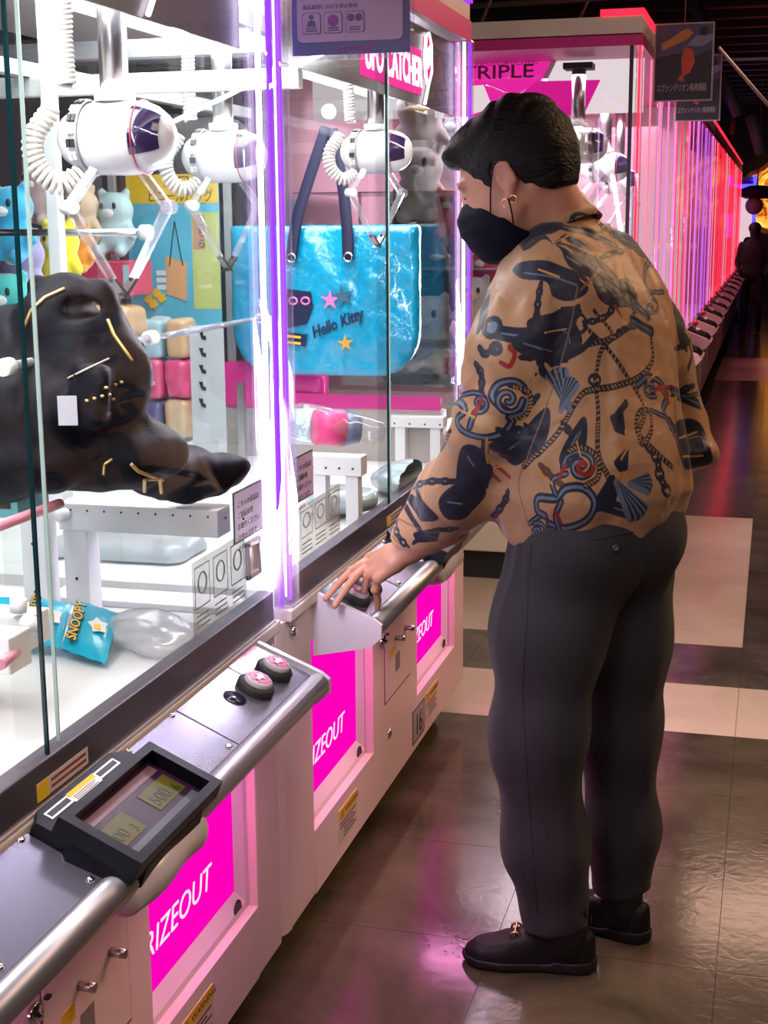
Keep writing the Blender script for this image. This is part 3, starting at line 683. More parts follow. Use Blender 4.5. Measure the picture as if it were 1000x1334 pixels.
# ------------------------------------------------------------------ claws
CLAWW = mat('claw_white', (.86, .85, .88), .22, coat=.5); CLAWG = mat('claw_grey', (.45, .45, .48), .4); LENS = mat('claw_lens', (.03, .015, .06), .05, coat=1)
COIL = mat('coil_cable_white', (.80, .76, .70), .45); REDL = mat('red_pinstripe', (.55, .04, .08), .4)
def helix(path, rad, r, turns, m, name, parent):
    P = [Vector(p) for p in path]; seg = [(P[i+1]-P[i]).length for i in range(len(P)-1)]; Lt = sum(seg); pts = []; N = int(turns*9)
    for i in range(N+1):
        s = Lt*i/N; k = 0
        while k < len(seg)-1 and s > seg[k]: s -= seg[k]; k += 1
        a, b_ = P[k], P[k+1]; q = a+(b_-a)*(s/seg[k]); d = (b_-a).normalized(); u = d.orthogonal().normalized()
        if abs(d.dot(Vector((1, 0, 0)))) < .95: u = (Vector((1, 0, 0))-d*d.x).normalized()
        v = d.cross(u); an = 2*pi*turns*i/N; pts.append(q+u*(rad*cos(an))+v*(rad*sin(an)))
    return MB().tube(pts, r, 5).build(name, m, parent)
def arcp(pts, n=10):
    """smooth curve through points (Catmull-Rom)"""
    P = [Vector(p) for p in pts]; P = [P[0]*2-P[1]]+P+[P[-1]*2-P[-2]]; out = []
    for i in range(1, len(P)-2):
        for k in range(n):
            t = k/n; a, b_, c, d = P[i-1], P[i], P[i+1], P[i+2]
            out.append(.5*((2*b_)+(-a+c)*t+(2*a-5*b_+4*c-d)*t*t+(-a+3*b_-3*c+d)*t*t*t))
    out.append(P[-2]); return out
def claw(c, s, lab, grp, da=(.55, .83), ztop=1.97, cheap=False):
    c = Vector(c); t = thing('claw_crane', lab, 'claw', tuple(c), grp)
    X = Vector((1, 0, 0)); Yv = Vector((0, 1, 0)); Zv = Vector((0, 0, 1))
    d = Vector((da[0], da[1], 0)).normalized()
    MB().cyl(c+Zv*.05*s, (c.x, c.y, ztop), .024*s, 24).build('pole', STEEL, t)
    MB().cyl(c+Zv*.058*s, c+Zv*.075*s, .034*s, 24).build('pole_collar', WHITE, t)
    MB().box(c.x-.06, c.x+.06, c.y-.05, c.y+.05, ztop-.02, ztop+.005, .003).build('top_mount', SATBLK if cheap else STEEL, t)
    # egg-shaped housing, along x, with a flat joint line
    pr_ = [(-.105, 0), (-.1, .020), (-.088, .038), (-.065, .052), (-.03, .060), (.02, .061), (.05, .058), (.052, .056), (.054, .058), (.075, .050), (.092, .036), (.102, .018), (.104, 0)]
    hb = MB().lathe(c, X, [(a*s, r*s) for a, r in pr_], 28); hs_ = hb.build('housing', CLAWW, t)
    MB().lathe(c, X, [(-.043*s, .0605*s), (-.043*s, .0625*s), (-.062*s, .0565*s), (-.062*s, .054*s)], 28).build('grey_band', CLAWG, hs_)
    for k in range(8):
        a = -.5+k*.34
        for q in (-.050, -.058):
            p = c+X*q*s+(Yv*-cos(a)+Zv*sin(a))*.062*s
            MB().obox(p, X*.0032*s, (Yv*sin(a)+Zv*cos(a))*.0065*s, (Yv*-cos(a)+Zv*sin(a))*.002*s).build('vent', SATBLK if k % 2 else CLAWW, hs_)
    # dark lens wrapped on the aisle end
    V = []; F = []; nu, nv = 9, 7
    for i in range(nu):
        for j in range(nv):
            a = 2.2+1.45*i/(nu-1); h = .046+.046*j/(nv-1); r = .0605*sqrt(max(0, 1-((h-.03)/.082)**2))+.0012
            V.append(c+X*h*s+(Yv*cos(a)+Zv*sin(a))*r*s)
    F = [(i*nv+j, (i+1)*nv+j, (i+1)*nv+j+1, i*nv+j+1) for i in range(nu-1) for j in range(nv-1)]
    V2 = [v+(c+X*.03*s-v).normalized()*.003*s for v in V]; m_ = len(V)
    F += [tuple(x+m_ for x in f)[::-1] for f in F]
    MB().add(V+V2, F, True).build('lens', LENS, hs_)
    MB().tube([c+X*.052*s+(Yv*cos(a)+Zv*sin(a))*.0595*s for a in [k*pi/16 for k in range(32)]], .0012*s, 5, closed=True).build('red_pinstripe', REDL, hs_)
    # white corrugated cable loop behind
    if not cheap:
        top = Vector((c.x-.05, c.y-.06, ztop-.02))
        helix([top, (c.x-.055*s-.01, c.y-.045*s, c.z+.16*s), (c.x-.06*s, c.y-.05*s, c.z+.08*s)], .0125*s, .0042*s, 30*s, COIL, 'coil_cable', t)
        helix(arcp([c+Vector((-.09, -.05, .045))*s, c+Vector((-.115, -.07, 0))*s, c+Vector((-.112, -.07, -.045))*s, c+Vector((-.085, -.055, -.075))*s, c+Vector((-.055, -.03, -.06))*s], 6), .0145*s, .0045*s, 19, COIL, 'coil_cable', t)
        MB().tube(arcp([(c.x-.05, c.y-.06, ztop-.03), (c.x-.09, c.y-.08, ztop-.07), (c.x-.13, c.y-.08, ztop-.05), (c.x-.15, c.y-.06, ztop)], 8), .006, 8).build('hose', COIL, t)
    # two clear arms, elbows out, tips in
    for q in (-1, 1):
        a0 = c+d*q*.045*s-Zv*.052*s; a1 = c+d*q*.095*s-Zv*.112*s; a2 = c+d*q*.020*s-Zv*.232*s; a3 = c-d*q*.004*s-Zv*.262*s
        ar = MB(); ar.tube([a0, a1], [.010*s, .011*s], 4); ar.tube([a1, a2], [.0115*s, .009*s], 4)
        ao = ar.build('arm', CLEARP, t, smooth=False)
        MB().cyl(a1-d.cross(Zv)*.014*s, a1+d.cross(Zv)*.014*s, .012*s, 14).build('elbow_joint', WHITE if q < 0 else CLEARP, ao)
        MB().obox((a2+a3)/2, (a3-a2)*.55, d.cross(Zv)*.012*s, d*.0035*s).build('tip', STEEL, ao)
        MB().cyl(a2-d*.006*s, a2+d*.006*s, .004*s, 10).build('tip_screw', INK, ao)
    return t
claw(W(152, 180, Y=2.22), 1.0, 'big white egg-shaped claw with dark lens, nearest the camera', 'white claw cranes in the near machines')
claw(W(292, 204, Y=3.02), .95, 'white claw seen just left of the bright purple posts', 'white claw cranes in the near machines')
claw(W(490, 198, Y=3.55), .9, 'white claw hanging in front of the large blue bag', 'white claw cranes in the near machines')

# ------------------------------------------------------------------ inside the near machines: shelf bars, rods, prizes
t = thing('shelf_bar', 'white perforated metal bar on two posts under the black backpack', 'shelf', (-1.15, 2.24, .80))
xl = W(75, 660, Y=2.24).x; z0 = W(75, 690, Y=2.24).z; z1 = W(75, 655, Y=2.24).z
MB().box(xl, -.915, 2.24, 2.30, z0, z1, .002).build('bar', DECKW, t)
for k in range(11): MB().lathe((xl+.025+k*.033, 2.24, z1-.012), (0, -1, 0), [(0, .0022), (.0006, .0022), (.0006, 0)], 8).build('hole', INK, t)
for x in (xl+.03, xl-.055): MB().box(x-.024, x+.024, 2.242, 2.29, .80, z0+(.0 if x > xl else .06), .002).build('post', DECKW, t)
for x, z in ((xl+.03, .87), (xl-.055, .93), (xl-.055, .84)): MB().lathe((x, 2.241, z), (0, -1, 0), [(0, .003), (.001, .003), (.001, 0)], 8).build('hole', INK, t)
MB().lathe(Vector((xl+.015, 2.238, z0+.03)), (0, -1, 0), [(0, .012), (.02, .012), (.02, 0)], 12).build('thumb_knob', WHITE, t)
t = thing('deck_step', 'white raised step across the deck behind the blue packets', 'shelf', (-1.2, 2.32, .80))
MB().box(-1.75, -.91, 2.18, 2.235, .80, .822, .002).build('step', DECKW, t)
MB().box(-1.3, -.93, 2.31, 2.40, .80, .812, .002).build('back_step', DECKW, t)
for px in (372, 300): pass
t = thing('prize_chute', 'white slotted box at the left edge below the blue packets', 'box', (-1.0, 1.62, .80))
MB().box(W(0, 820, Y=1.74).x-.1, W(38, 820, Y=1.74).x, 1.74, 1.80, W(10, 846, Y=1.74).z, W(10, 803, Y=1.74).z, .003).build('upper_box', WHITE, t)
MB().box(W(0, 880, Y=1.64).x-.1, W(14, 880, Y=1.64).x, 1.64, 1.70, W(8, 880, Y=1.64).z, W(8, 832, Y=1.64).z, .003).build('lower_box', WHITE, t)
MB().box(W(0, 880, Y=1.7).x-.08, W(0, 880, Y=1.7).x-.05, 1.72, 1.76, .80, .95).build('post', WHITE, t)
MB().box(-1.3, -.92, 1.40, 1.62, .80, .812, .003).build('front_plate', DECKW, t)
MB().lathe(W(32, 812, Y=1.72), (1, -.2, 0), [(0, .012), (.022, .012), (.022, .008), (.03, .006), (.03, 0)], 12).build('knob', WHITE, t)
MB().cyl(W(24, 797, Y=1.74), W(24, 780, Y=1.74), .012, 12).build('knob', WHITE, t)
MB().cyl(W(0, 866, Y=1.6), W(24, 846, Y=1.68), .008, 8).build('pink_trim', mat('rose_tube', (.65, .25, .33), .3), t)
# long rods
ROD = clear('clear_rod', (.72, .74, .78), 3.5, .06, body=(.5, .52, .58), bodymix=.35)
def rod(a, b_, r, lab, m=ROD, cap=(True, True)):
    t = thing('display_rod', lab, 'rod', tuple(a)); MB().cyl(a, b_, r, 12).build('tube', m, t)
    d = (Vector(b_)-Vector(a)).normalized()
    for k, e in enumerate((a, b_)):
        if cap[k]: MB().cyl(Vector(e)-d*.012, Vector(e)+d*.012, r*2.1, 12).build('rod_cap', WHITE, t)
rod(W(8, 478, X=-1.10), W(196, 440, X=-1.10), .0065, 'grey clear rod crossing in front of the black backpack')
rod(W(202, 440, X=-1.12), W(342, 414, X=-1.12), .006, 'grey clear rod running from the backpack to the bright posts', cap=(False, True))
rod(W(-30, 303, Y=2.9), W(190, 303, Y=2.9), .008, 'straight steel rod behind the big claw arms', STEEL)
rod(W(-20, 692, X=-1.05), W(78, 656, X=-1.05), .008, 'rose tinted rod left of the perforated bar', mat('rose_tube', (.65, .25, .33), .3), (False, False))
MBt = thing('post_tube', 'white upright pole left of the big claw', 'post', (0, 0, 0)); a = W(64, 120, Y=2.75); b_ = W(78, 600, Y=2.75)
MBt['_w'] = (a.x, a.y, .80); MBt.location = (a.x, a.y, .80)
MB().box(a.x-.014, a.x+.014, a.y-.014, a.y+.014, .80, 1.98, .003).build('upright', WHITE, MBt)
MB().box(-1.95, -.93, a.y+.02, a.y+.05, 1.76, 1.80, .003).build('cross_arm', WHITE, MBt)

# black backpack slumped on the bar
BK = mat('black_nylon', (0.004, 0.004, 0.008), .6, bump=.7, bscale=12, spec=.12); GOLD = mat('gold_trim', (.72, .48, .18), .3, .8)
Yb = 2.10
def bp(px, py, y=Yb): return W(px, py, Y=y)
def fbag(P):
    e = lambda px, py, y, r, M=None: sd_ell(P, bp(px, py, y), r, M)
    d = e(90, 455, 2.05, (.10, .09, .12)); d = smin(d, e(125, 500, 2.04, (.085, .08, .10)), .03)
    d = smin(d, e(40, 540, 2.0, (.12, .12, .10)), .04); d = smin(d, e(130, 590, 2.06, (.13, .10, .06)), .04)
    d = smin(d, e(185, 585, 2.10, (.07, .07, .045)), .03); d = smin(d, e(10, 600, 1.95, (.13, .10, .06)), .03)
    d = smin(d, e(0, 460, 2.02, (.06, .08, .07)), .03)
    d = smin(d, sd_caps(P, bp(45, 370, 2.1), bp(60, 420, 2.08), .012, .045), .02)
    d = smin(d, sd_chain(P, [bp(50, 372, 2.08), bp(90, 380, 2.05), bp(128, 385, 2.05), bp(138, 410, 2.06), bp(108, 412, 2.06)], [.02, .024, .022, .018, .02], .01), .012)
    # flap that hangs to the right over the bar
    d = smin(d, sd_chain(P, [bp(200, 600, 2.16), bp(250, 612, 2.26), bp(300, 612, 2.33), bp(318, 606, 2.35)], [.045, .035, .025, .012], .02), .03)
    d = smin(d, sd_chain(P, [bp(190, 622, 2.16), bp(240, 636, 2.25), bp(285, 636, 2.30)], [.028, .024, .012], .02), .02)
    d = smax(d, -sd_ell(P, bp(115, 402, 2.03), (.022, .2, .012)), .01)
    d = smax(d, -(P[..., 2]-(z1+.002)+np.where(P[..., 1] < 2.22, .06, 0)), .006)
    d = smin(d, sd_box(P, bp(125, 515, 1.975), (.062, .03, .052), frame((.2, -1, .1), (.15, 0, 1)), .02), .012)
    return d+.006*waves(P, 3, 6, 24, .35)+.003*waves(P, 5, 5, 62, .4)
z1b = z1
lo = Vector((-1.36, 1.82, z1-.07)); hi = Vector((-.895, 2.44, 1.47))
bgt = thing('backpack', 'slumped black backpack with gold zips and a white tag', 'bag', tuple(bp(90, 600)))
sdf('body', fbag, lo, hi, .0085, BK, bgt)
def goldline(pts, r=.0028, y=1.95, nm='gold_piping'):
    MB().tube(arcp([bp(px, py, yy) for px, py, yy in pts]), r, 6).build(nm, GOLD, bgt)
bvh = None
def surf_bvh(o):
    me = o.data; V = [v.co.copy() for v in me.vertices]; return BVHTree.FromPolygons(V, [p.vertices[:] for p in me.polygons])
bv = surf_bvh([c for c in bgt.children][0])
def hitpt(bv, px, py, off=.002, fb=None):
    d = ray(px, py).normalized(); r = bv.ray_cast(Vector((0, 0, CAMH)), d)
    if r[0] is None: return fb
    return r[0]-d*off
def ontube(pts, r, nm, m, parent, bv, off=.002):
    dense = []
    for (a, b_) in zip(pts[:-1], pts[1:]):
        for k in range(6): dense.append((a[0]+(b_[0]-a[0])*k/6, a[1]+(b_[1]-a[1])*k/6))
    dense.append(pts[-1]); q = [hitpt(bv, x, y, off) for x, y in dense]; q = [p for p in q if p is not None]
    if len(q) > 2: return MB().tube(q, r, 6).build(nm, m, parent)
ontube([(30, 430), (40, 405), (58, 388), (84, 376)], .0032, 'gold_piping', GOLD, bgt, bv)
ontube([(140, 416), (148, 436), (165, 460), (172, 470)], .0028, 'gold_piping', GOLD, bgt, bv)
ontube([(88, 493), (110, 482), (142, 467)], .0016, 'zip_cord', mat('pale_cord', (.55, .5, .42), .5), bgt, bv)
ontube([(135, 618), (136, 605), (146, 598)], .0026, 'gold_piping', GOLD, bgt, bv)
ontube([(170, 604), (180, 614), (195, 620), (212, 626)], .003, 'gold_piping', GOLD, bgt, bv)
for k, (px, py) in enumerate(((113, 522), (123, 519), (133, 516), (150, 501), (158, 498), (142, 514), (138, 505), (147, 520))):
    p = hitpt(bv, px, py, .002)
    if p: MB().ball(p, (.004, .003, .0025), 8, 6).build('gold_stud', GOLD, bgt)
p = hitpt(bv, 88, 535, .012)
if p: MB().obox(p, (.014, .004, 0), (0, 0, .022), (.001, -.002, 0)).build('white_tag', mat('tag_white', (.5, .5, .55), .4), bgt)
ontube([(188, 640), (188, 625), (208, 624), (210, 642)], .0034, 'buckle', GOLD, bgt, bv, .006)

# cyan prize box at the left edge
t = thing('prize_box', 'cyan edged window box at the left edge of the picture', 'box', tuple(W(5, 672, Y=1.95)))
a, c_ = W(-45, 672, Y=1.95), W(17, 566, Y=1.95)
CY = mat('cyan_card', (.25, .70, .72), .4)
bm_ = MB(); bm_.box(a.x, c_.x, 1.95, 2.05, a.z, c_.z); bm_.build('carton', CY, t)
MB().box(a.x+.02, c_.x-.012, 1.947, 1.95, a.z+.015, c_.z-.02, .0).build('window', mat('dark_window', (.08, .05, .05), .15, coat=.5), t)
MB().box(a.x, c_.x, 1.9485, 1.9495, c_.z-.014, c_.z-.006).build('pink_line', mat('pinkish_print', (.6, .12, .2), .5), t)

# blue snack packets low in the near machine
PK = mat('packet_blue', (0.01, 0.42, 0.62), .3, coat=.4, bump=.3, bscale=30); PKD = mat('packet_dark_blue', (0.01, 0.16, 0.36), .4); YO = mat('packet_yellow', (.95, .55, .03), .4)
def packet(q, lab, word):
    P = [W(x, y, Z=z) for x, y, z in q]; t = thing('prize_packet', lab, 'packet', tuple(P[3]), 'blue snack packets on the deck')
    o, u, v = P[3], P[2]-P[3], P[0]-P[3]; n_ = u.cross(v).normalized(); N = 8; V = []; F = []
    for s_ in (1, -1):
        for i in range(N+1):
            for j in range(N+1):
                a, b_ = i/N, j/N; h = .014*(sin(pi*a)*sin(pi*b_))**.5 if 0 < a < 1 and 0 < b_ < 1 else .0008
                V.append(o+u*a+v*b_+n_*s_*(h+.0015*sin(a*17+b_*9)))
    for s_ in (0, 1):
        k0 = s_*(N+1)**2
        for i in range(N):
            for j in range(N): F.append((k0+i*(N+1)+j, k0+(i+1)*(N+1)+j, k0+(i+1)*(N+1)+j+1, k0+i*(N+1)+j+1))
    MB().add(V, F, True).build('pack', PK, t)
    c0 = o+u*.32+v*.08+n_*.0175
    text('lettering', word, INK, c0-n_*.0005, v, -u, v.length*.19, t, .0006, bold=.0018)
    text('lettering', word, YO, c0, v, -u, v.length*.19, t, .0012)
    MB().oprism([(.02*cos(a)*(1.2 if k % 2 else .8), .02*sin(a)*(1.2 if k % 2 else .8)) for k, a in enumerate([i*pi/5 for i in range(10)])], o+u*.70+v*.5+n_*.016, u.normalized(), v.normalized(), n_*.001).build('pale_patch', mat('packet_white', (.85, .85, .85), .4), t)
    MB().oprism([(-.006, -.008), (.008, -.006), (.006, .008), (-.008, .006)], o+u*.70+v*.46+n_*.0175, u.normalized(), v.normalized(), n_*.001).build('yellow_patch', YO, t)
packet([(100, 782, .86), (158, 790, .85), (138, 866, .81), (80, 846, .82)], 'blue snack packet with yellow lettering, right one lying under the bar', 'SNOOPY')
packet([(42, 778, .87), (98, 782, .86), (78, 845, .82), (25, 835, .825)], 'blue snack packet with yellow lettering, left one crossed by the dark glass edge', 'PEANUTS')
packet([(-30, 776, .87), (38, 778, .87), (20, 840, .825), (-40, 835, .825)], 'plain end of a blue snack packet at the left edge of the picture', '')
t = thing('wrapped_prize', 'pile of clear cellophane right of the blue packets', 'packet', tuple(W(190, 840, Z=.80)))
sdf('cellophane', lambda P: smin(sd_ell(P, W(185, 818, Z=.83), (.07, .06, .03)), sd_ell(P, W(215, 835, Z=.82), (.05, .06, .02)), .03)+.004*waves(P, 9, 5, 70, .4), (-1.2, 1.85, .80), (-.895, 2.25, .90), .009, clear('cellophane', (.95, .96, .97), 3, .15, body=(.8, .8, .83), bodymix=.35), t)
# round clip and grey wrapped items under the bar opening
t = thing('wrapped_prize', 'grey wrapped parcel seen through the gap under the perforated bar', 'packet', tuple(W(170, 750, Y=2.7)))
sdf('parcel', lambda P: sd_box(P, W(165, 728, Y=2.72), (.16, .09, .05), None, .03)+.006*waves(P, 12, 5, 30, .3), (-1.6, 2.55, .80), (-1.0, 2.9, 1.0), .012, mat('grey_wrap', (.38, .40, .44), .3, coat=.5), t)
t = thing('wrapped_prize', 'small teal wrapped parcel under the right end of the bar', 'packet', tuple(W(205, 758, Y=2.55)))
sdf('parcel', lambda P: sd_ell(P, W(208, 755, Y=2.6), (.05, .04, .02))+.004*waves(P, 14, 5, 60, .3), (-1.25, 2.5, .79), (-1.05, 2.7, .88), .007, mat('teal_wrap', (.05, .40, .48), .3, coat=.5), t)

# poster board with yellow head
Yp = 3.95
def onY(px, py, y=Yp): return W(px, py, Y=y)
PA, PB_ = onY(174, 472), onY(283, 226)
t = thing('prize_poster', 'blue prize poster with yellow heading behind the big claw', 'poster', tuple(onY(225, 472)))
MB().box(PA.x, PB_.x, Yp, Yp+.006, PA.z, PB_.z).build('board', mat('poster_blue', (.12, .50, .70), .5, var=.25, vscale=5), t)
MB().box(PA.x, PB_.x, Yp-.001, Yp, onY(200, 265).z, PB_.z).build('yellow_heading', YEL, t)
MB().box(onY(253, 400).x, PB_.x, Yp-.001, Yp, onY(200, 402).z, onY(200, 277).z).build('green_strip', mat('poster_green', (.55, .62, .22), .5), t)
MB().box(onY(255, 400).x, onY(270, 400).x, Yp-.002, Yp-.001, onY(200, 325).z, onY(200, 280).z).build('tan_strip', mat('poster_tan', (.55, .32, .22), .5), t)
text('lettering', '\u30cf\u30ed\u30fc', INK, (onY(212, 246).x, Yp-.0015, onY(212, 244).z), (1, 0, 0), (0, 0, 1), .045, t, .0004)
text('lettering', '\u30d3\u30cb\u30fc\u30eb\u30d0\u30c3\u30b0', INK, (onY(192, 262).x, Yp-.0015, onY(212, 262).z), (1, 0, 0), (0, 0, 1), .040, t, .0004, xs=.75)
for k, ch in enumerate('\u3053\u3061\u3089'): text('lettering', ch, INK, (onY(257, 300).x, Yp-.0025, onY(200, 294+k*14).z), (1, 0, 0), (0, 0, 1), .028, t, .0004)
q0, q1 = onY(218, 392), onY(243, 333)
sub = MB().prism([(q0.x, q0.z+.02), (q1.x-.004, q0.z), (q1.x, q1.z-.02), (q0.x, q1.z)], 'y', Yp-.003, Yp-.001).build('bag_picture', mat('poster_orange', (.72, .40, .20), .5), t)
MB().cyl((q0.x+.012, Yp-.003, q1.z-.03), ((q0.x+q1.x)/2, Yp-.003, q1.z+.10), .0015, 5).build('cord_picture', INK, sub); MB().cyl((q1.x-.012, Yp-.003, q1.z-.03), ((q0.x+q1.x)/2, Yp-.003, q1.z+.10), .0015, 5).build('cord_picture', INK, sub)
for k, (px, py) in enumerate(((194, 390), (204, 382), (211, 388), (200, 396))):
    c = onY(px, py); MB().prism([(c.x+.016*cos(a)*(1 if i % 2 else .7), c.z+.016*sin(a)*(1 if i % 2 else .7)) for i, a in enumerate([j*pi/8 for j in range(16)])], 'y', Yp-.003-.001*k, Yp-.001).build('flower_picture', YO, t)
for k in range(3): MB().box(onY(190, 1).x, onY(214, 1).x, Yp-.002, Yp-.001, onY(1, 376-k*9).z, onY(1, 370-k*9).z).build('pale_stripe', PAPER, t)
MB().box(PA.x+.02, PA.x+.05, Yp+.006, Yp+.02, .80, PA.z+.05).build('stand_leg', WHITE, t)

# stacked soft parcels at the back of the machines
def parcel(px, py, y, r, m, lab, grp, seed, nm='plush_parcel', cat='packet'):
    c = W(px, py, Y=y); t = thing(nm, lab, cat, tuple(c-Vector((0, 0, r[2]))), grp)
    sdf('bundle', lambda P: sd_box(P, c, (r[0], r[1], r[2]), None, min(r)*.55)+.004*waves(P, seed, 4, 40, .3), c-Vector((r[0]+.015, r[1]+.015, r[2]+.015)), c+Vector((r[0]+.015, r[1]+.015, r[2]+.015)), max(r)/9, m, t)
    return t
BEI = mat('beige_wrap', (.62, .40, .24), .35, coat=.5); PNK = mat('pink_wrap', (.72, .08, .22), .3, coat=.6); LBL = mat('pale_blue_wrap', (.35, .52, .62), .35, coat=.5); NVY = mat('navy_wrap', (.05, .08, .22), .35, coat=.5)
cols = {'beige': BEI, 'pink': PNK, 'pale blue': LBL, 'navy': NVY}
gr = 'wrapped parcels stacked under the poster'; k = 0
rows = [(545, ['beige', 'navy', 'beige'], 'bottom row'), (492, ['pink', 'pink', 'pink'], 'second row'), (440, ['beige', 'pale blue', 'beige'], 'third row')]
sx = [176, 205, 236]; wr = ['left', 'middle', 'right']
for py, cl, rn in rows:
    for i, cn in enumerate(cl):
        parcel(sx[i], py, 3.80, (.034, .05, .058), cols[cn], '%s wrapped parcel, %s of the %s of the stack under the poster' % (cn, wr[i], rn), gr, 20+k); k += 1
t = thing('parcel_stand', 'pale clear shelf box under the stack of wrapped parcels', 'shelf', tuple(W(205, 600, Y=3.8)))
zt_ = W(205, 573, Y=3.8).z; xa_, xb_ = W(150, 573, Y=3.8).x, W(262, 573, Y=3.8).x
MB().box(xa_, xb_, 3.70, 3.88, .80, zt_-.002, .004).build('shelf_box', DECKW, t); MB().box(xa_+.02, xb_-.02, 3.697, 3.70, .84, zt_-.03).build('clear_front', ACRYL, t)
# hook-slotted white bracket
t = thing('slotted_bracket', 'white upright bracket with a column of hook-shaped slots', 'bracket', tuple(W(270, 535, Y=3.6)))
a, c_ = W(250, 535, Y=3.6), W(290, 425, Y=3.6); MB().box(a.x, c_.x, 3.6, 3.606, .80, c_.z).build('plate', mat('grey_white', (.55, .56, .60), .45), t)
for k in range(5):
    c = W(262, 437+k*22, Y=3.6); MB().prism([(c.x-.006, c.z+.012), (c.x+.006, c.z+.012), (c.x+.006, c.z), (c.x+.014, c.z-.002), (c.x+.014, c.z-.013), (c.x+.002, c.z-.010)], 'y', 3.5975, 3.6).build('slot', INK, t)
# pink and teddy parcels at the back left
BT = mat('teddy_beige', (.70, .52, .36), .5); ORP = mat('orange_plush', (.85, .32, .03), .7, sheen=.5); YLP = mat('yellow_plush', (.9, .75, .02), .7, sheen=.5)
CYP = mat('cyan_plush', (.03, .42, .72), .7, sheen=.5); PUP = mat('purple_plush', (.36, .30, .55), .7, sheen=.5); TEP = mat('teal_plush', (.05, .48, .45), .7, sheen=.5); WHP = mat('white_plush', (.75, .74, .76), .75, sheen=.5); DKP = mat('dark_plush', (.05, .055, .08), .8, sheen=.3)
def plush(px, py, y, s, m, lab, grp, seed, kind='blob', m2=None):
    """round-headed soft toy: head, ears, body, beak or muzzle, eyes"""
    c = W(px, py, Y=y); t = thing('plush_toy', lab, 'soft toy', tuple(c-Vector((0, 0, s*1.1))), grp)
    def f(P):
        d = sd_ell(P, c+Vector((0, 0, s*.35)), (s*.62, s*.55, s*.58)); d = smin(d, sd_ell(P, c-Vector((0, 0, s*.45)), (s*.66, s*.5, s*.62)), s*.15)
        for q in (-1, 1):
            d = smin(d, sd_ell(P, c+Vector((q*s*.42, 0, s*.85)), (s*.16, s*.12, s*.2)), s*.08)
            d = smin(d, sd_caps(P, c+Vector((q*s*.5, -.1*s, -.2*s)), c+Vector((q*s*.75, -.3*s, -.5*s)), s*.17, s*.14), s*.06)
            d = smin(d, sd_caps(P, c+Vector((q*s*.3, -.2*s, -.85*s)), c+Vector((q*s*.38, -.55*s, -.95*s)), s*.2, s*.19), s*.06)
        return d+s*.03*waves(P, seed, 4, 3/s, .3)
    sdf('body', f, c-Vector((1.05*s, .9*s, 1.25*s)), c+Vector((1.05*s, .8*s, 1.2*s)), s/11, m, t)
    hc = c+Vector((0, -.5*s, .35*s))
    if kind == 'bird':
        MB().ball(hc+Vector((0, -.14*s, -.08*s)), (.26*s, .34*s, .1*s), 14, 8).build('beak', m2 or YO, t)
    else: MB().ball(hc+Vector((0, 0, -.1*s)), (.2*s, .14*s, .14*s), 12, 8).build('muzzle', WHP, t)
    for q in (-1, 1): MB().ball(hc+Vector((q*.22*s, 0, .12*s)), (.07*s, .05*s, .11*s), 10, 8).build('eye', INK, t)
    return t
g2_ = 'soft toys piled at the back left of the near machine'
plush(15, 288, 3.1, .09, CYP, 'cyan soft toy high at the left edge behind the steel rod', g2_, 31)
plush(78, 330, 3.35, .085, YLP, 'yellow soft toy behind the white pole', g2_, 32)
plush(28, 350, 3.2, .095, PUP, 'pale purple soft toy at the left edge', g2_, 33)
plush(14, 402, 3.05, .09, TEP, 'teal soft toy at the left edge above the backpack', g2_, 34)
plush(104, 322, 3.5, .06, ORP, 'small orange soft toy below the cellophane bundle', g2_, 35)
plush(105, 282, 3.75, .09, BT, 'beige teddy in cellophane left of the big claw arm', g2_, 36)
plush(150, 288, 3.8, .09, mat('pale_aqua_plush', (.45, .62, .66), .7), 'pale aqua soft toy between the claw arms', g2_, 37)
plush(48, 250, 3.6, .08, mat('pink_grey_plush', (.55, .40, .42), .7), 'dusty pink soft toy above the cyan one', g2_, 38)
t = thing('prize_box', 'crimson box under the teddy behind the claw tips', 'box', tuple(W(130, 385, Y=3.75)))
a, c_ = W(86, 384, Y=3.75), W(178, 340, Y=3.75); MB().box(a.x, c_.x, 3.7, 3.85, a.z, c_.z, .004).build('carton', mat('crimson_card', (.62, .05, .14), .4), t)
MB().box(W(155, 1, Y=3.75).x, W(163, 1, Y=3.75).x, 3.698, 3.7, W(1, 370, Y=3.7).z, W(1, 345, Y=3.7).z).build('blue_patch', LBL, t)
t = thing('back_shelf', 'grey wire shelf that carries the soft toys at the back left', 'shelf', (-1.7, 3.5, .80))
MB().box(-1.98, W(168, 400, Y=3.6).x, 3.0, 3.88, 1.04, 1.05).build('shelf_board', mat('shelf_grey', (.5, .5, .52), .5), t)
sb = MB().box(-1.98, -1.95, 3.0, 3.02, .80, 1.04).build('shelf_leg', STEEL, t); MB().box(-1.5, -1.48, 3.85, 3.87, .80, 1.04).build('shelf_leg', STEEL, t)
for (px, py, y, r, m, lab) in ((60, 470, 3.6, (.22, .12, .10), mat('mauve_wrap', (.30, .26, .38), .4, coat=.4), 'mauve wrapped bundle behind the backpack'), (40, 410, 3.75, (.2, .1, .06), NVY, 'navy wrapped bundle under the soft toys'),
                               (150, 420, 3.7, (.07, .08, .05), BEI, 'beige wrapped bundle beside the claw tips')):
    parcel(px, py, y, r, m, lab, None, 50+px)
